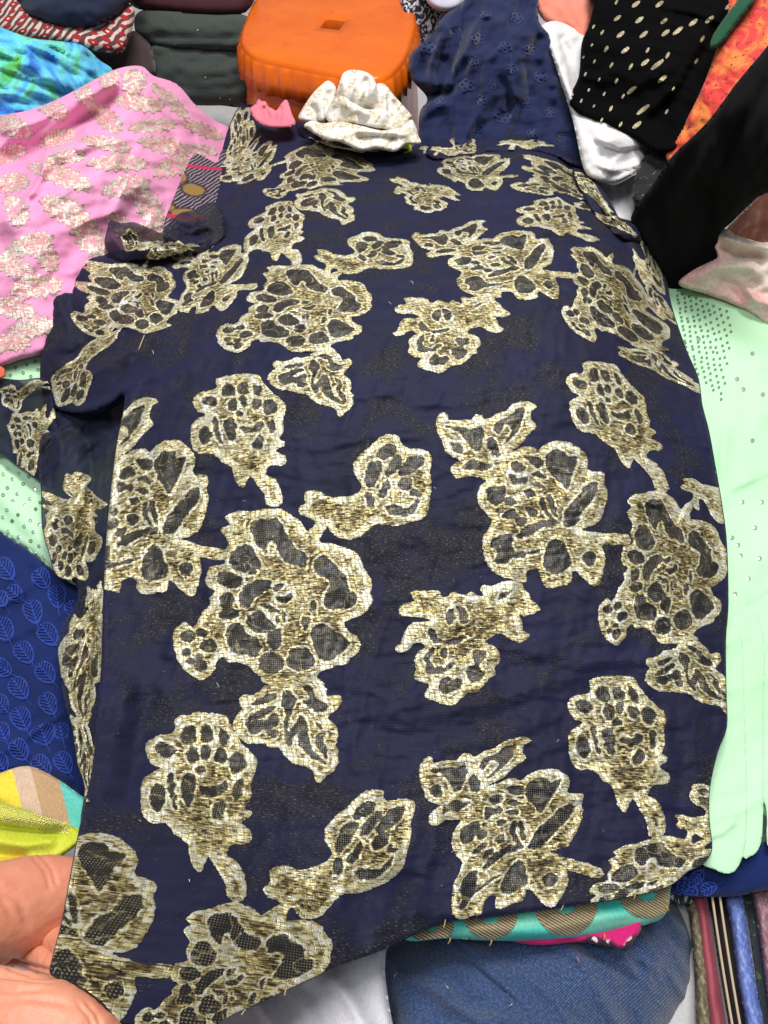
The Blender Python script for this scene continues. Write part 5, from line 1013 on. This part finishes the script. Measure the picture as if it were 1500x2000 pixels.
# ------------------------------------------------------------------ the hand gripping the corner (left hand, seen from its owner's side)
def hand():
    me = bpy.data.meshes.new('hand'); bmh = bmesh.new(); sk = bmh.verts.layers.skin.verify()
    def v(px, py, d, r):
        w = bmh.verts.new(pt(px, py, ('z', d))); w[sk].radius = (r, r); return w
    def chain(vs):
        for a, b in zip(vs[:-1], vs[1:]): bmh.edges.new((a, b))
    cd = lambda x, y: float(main_surf.depth(np.array([[max(x, 150.0), float(y)]]))[0])     # the cloth the fingers close on
    palm = v(-230, 1905, cd(110, 1850)+.012, .038); palm[sk].use_root = True
    wrist = v(-480, 2020, .42, .029); fore = v(-800, 2150, .44, .036); fore2 = v(-1200, 2300, .46, .042)
    chain([palm, wrist, fore, fore2])
    kn = v(-50, 1808, cd(150, 1790)+.022, .0370); chain([palm, kn])
    i1 = v(92, 1758, cd(150, 1740)+.040, .0345); i2 = v(215, 1735, cd(215, 1735)+.028, .0150); i3 = v(290, 1790, cd(290, 1790)+.016, .0095); chain([kn, i1, i2, i3])
    m0 = v(-30, 1800, cd(150, 1790)+.080, .022); m1 = v(110, 1785, cd(150, 1785)+.068, .0125); m2 = v(220, 1830, cd(220, 1830)+.026, .0100); m3 = v(270, 1900, cd(270, 1900)+.014, .0088); chain([palm, m0, m1, m2, m3])
    r0 = v(-50, 1835, cd(150, 1830)+.092, .020); r1 = v(95, 1825, cd(150, 1825)+.074, .0105); r2 = v(200, 1900, cd(200, 1900)+.030, .0092); r3 = v(240, 1960, cd(240, 1960)+.018, .0083); chain([palm, r0, r1, r2, r3])
    p0 = v(-80, 1860, cd(150, 1850)+.100, .017); p1 = v(60, 1860, cd(150, 1860)+.080, .0090); p2 = v(180, 1950, cd(180, 1950)+.036, .0082); p3 = v(210, 2000, cd(210, 2000)+.024, .0074); chain([palm, p0, p1, p2, p3])
    t0 = v(-120, 2000, cd(110, 1900)-.016, .0265); t1 = v(45, 1985, cd(150, 1940)-.024, .0225); t2 = v(165, 2032, cd(165, 2000)-.020, .0165); t3 = v(245, 2100, cd(245, 2030)-.016, .0120); chain([palm, t0, t1, t2, t3])
    bmh.to_mesh(me); bmh.free()
    o = bpy.data.objects.new('hand', me); COL.objects.link(o)
    s = o.modifiers.new('skin', 'SKIN'); s.use_smooth_shade = True; s.branch_smoothing = .6
    sub = o.modifiers.new('sub', 'SUBSURF'); sub.levels = 3; sub.render_levels = 3
    k = NT('skin'); tc = k.n('ShaderNodeTexCoord').outputs['Object']
    n = k.noise(tc, 22, 4, .6).outputs['Fac']; f = k.noise(tc, 420, 3, .6).outputs['Fac']
    c = k.mix(k.mr(n, .35, .65), (.66, .28, .17), (.58, .19, .11)); c = k.mix(k.mr(f, .3, .7, 0, .2), c, (.56, .22, .15))
    cre = k.n('ShaderNodeTexVoronoi', feature='DISTANCE_TO_EDGE'); k.l(tc, cre.inputs['Vector']); cre.inputs['Scale'].default_value = 420; cre = cre.outputs['Distance']
    h = k.math('ADD', f, k.math('MULTIPLY', k.mr(cre, .0, .10, 0, 1), .5))
    k.set(Base_Color=c, Roughness=.5, Subsurface_Weight=.25, Subsurface_Scale=.006, Normal=k.bump(h, .16, .0012))
    k.b.inputs['Subsurface Radius'].default_value = (1, .35, .2)
    sub.levels = 5; sub.render_levels = 5
    dg = bpy.context.evaluated_depsgraph_get(); m2 = bpy.data.meshes.new_from_object(o.evaluated_get(dg))
    o.modifiers.clear(); o.data = m2; m2.materials.clear(); m2.materials.append(k.m)
    n_ = len(m2.vertices); co = np.zeros(n_*3); m2.vertices.foreach_get('co', co); co = co.reshape(-1, 3)
    nr = np.zeros(n_*3); m2.vertex_normals.foreach_get('vector', nr); nr = nr.reshape(-1, 3)
    q = co-np.array([0, 0, CAM_H]); dz = q[:, 1]*CP-q[:, 2]*SP
    Q = np.stack([750+1500*q[:, 0]/dz, 1000-1500*(q[:, 1]*SP+q[:, 2]*CP)/dz], 1)
    off = .0008*fbm(co[:, 0]*60, co[:, 1]*60+co[:, 2]*40, 3)+.0004*fbm(co[:, 0]*300, co[:, 1]*300+co[:, 2]*200, 8)
    for pl, am, wd in [([(-60,1868),(20,1878),(80,1892),(140,1902)], .0022, 6), ([(-40,1900),(40,1908),(110,1916)], .0020, 5), ([(10,1888),(60,1902),(125,1908)], .0015, 4), ([(-40,1930),(30,1936),(90,1930)], .0014, 6), ([(-20,1720),(40,1760),(60,1820)], .0012, 10),
                       ([(150,1960),(175,1985),(185,2010)], .0011, 4), ([(165,1955),(190,1980),(200,2010)], .0010, 4), ([(-30,1960),(60,1950),(140,1962)], .0010, 7), ([(-80,1690),(0,1745),(30,1800)], .0010, 9), ([(60,1668),(90,1700),(100,1740)], .0009, 5), ([(72,1662),(102,1695),(112,1735)], .0009, 5)]:
        d, _, par = linedist(Q, pl); off -= am*np.exp(-(d/wd)**2)*np.clip(np.minimum(par, 1-par)/.1, 0.15, 1)
    co = co+nr*off[:, None]; m2.vertices.foreach_set('co', co.ravel()); m2.update()
    m2.polygons.foreach_set('use_smooth', np.ones(len(m2.polygons), bool))
    return o
hd = hand(); kid(hd, jl)

# ------------------------------------------------------------------ loose threads and lint
def thread(pts2, surf, rad, mat, parent, lift=.001, name='loose_thread'):
    P = surf.points(np.array(pts2, float), lift); V = []; F = []
    n = len(P)
    for i, p in enumerate(P):
        for a in range(4): V.append(p+rad*np.array([math.cos(a*math.pi/2), 0, math.sin(a*math.pi/2)])+np.array([0, 0, .0015*math.sin(i/(n-1)*math.pi)]))
    for i in range(n-1):
        for a in range(4): F.append((i*4+a, i*4+(a+1) % 4, (i+1)*4+(a+1) % 4, (i+1)*4+a))
    o = mk(name, V, F, mat, None); o.parent = parent; return o
def curl(x, y, L, an, bend, n=8):
    out = []; a = math.radians(an)
    for i in range(n):
        out.append((x, y)); x += math.cos(a)*L/n; y += math.sin(a)*L/n; a += bend/n
    return out
th_gold = fabric('gold_thread', (.62, .45, .20)); th_navy = fabric('navy_thread_end', (.02, .02, .05)); th_white = fabric('white_lint', (.8, .8, .8)); th_pink = fabric('pink_lint', (.6, .2, .3)); th_orange = fabric('orange_thread', (.8, .40, .06))
thread(curl(282, 655, 34, 105, .3), main_surf, .0007, th_gold, panel)
for x, y, L, an in [(870,1800,14,100),(930,1794,10,80),(1100,1772,9,95),(1180,1760,9,70),(1240,1750,8,100),(760,1850,12,120),(690,1878,10,110),(560,1935,12,120),(1330,1712,10,60),(480,1975,12,115)]:
    thread(curl(x, y-4, L+4, an+rng.randn()*15, rng.randn()*.8), main_surf, .0004, th_gold if rng.rand() < .5 else th_navy, panel, .002)
for x, y, an in [(1296,1758,20),(1298,1770,35),(1180,1824,80),(960,1836,95),(880,1832,100)]:
    thread(curl(x, y, 14, an, .6), tl_s, .0005, th_orange, tlo, .002)
jleg = [c for c in jl.children if c.name.startswith('jeans')][0]
for x, y, L, an, m in [(1125,1868,16,50,th_pink),(770,1908,10,-70,th_white),(1185,1915,8,20,th_pink),(870,1925,9,30,th_white),(1000,1960,8,120,th_white)]:
    thread(curl(x, y, L, an, .8), js, .00045, m, jleg, .003, 'lint')
for i in range(26):
    x, y = 260+rng.rand()*1080, 420+rng.rand()*1300
    thread(curl(x, y, 5+rng.rand()*9, rng.rand()*360, rng.randn()*1.5, 5), main_surf, .00028, th_white, panel, .0022, 'lint')
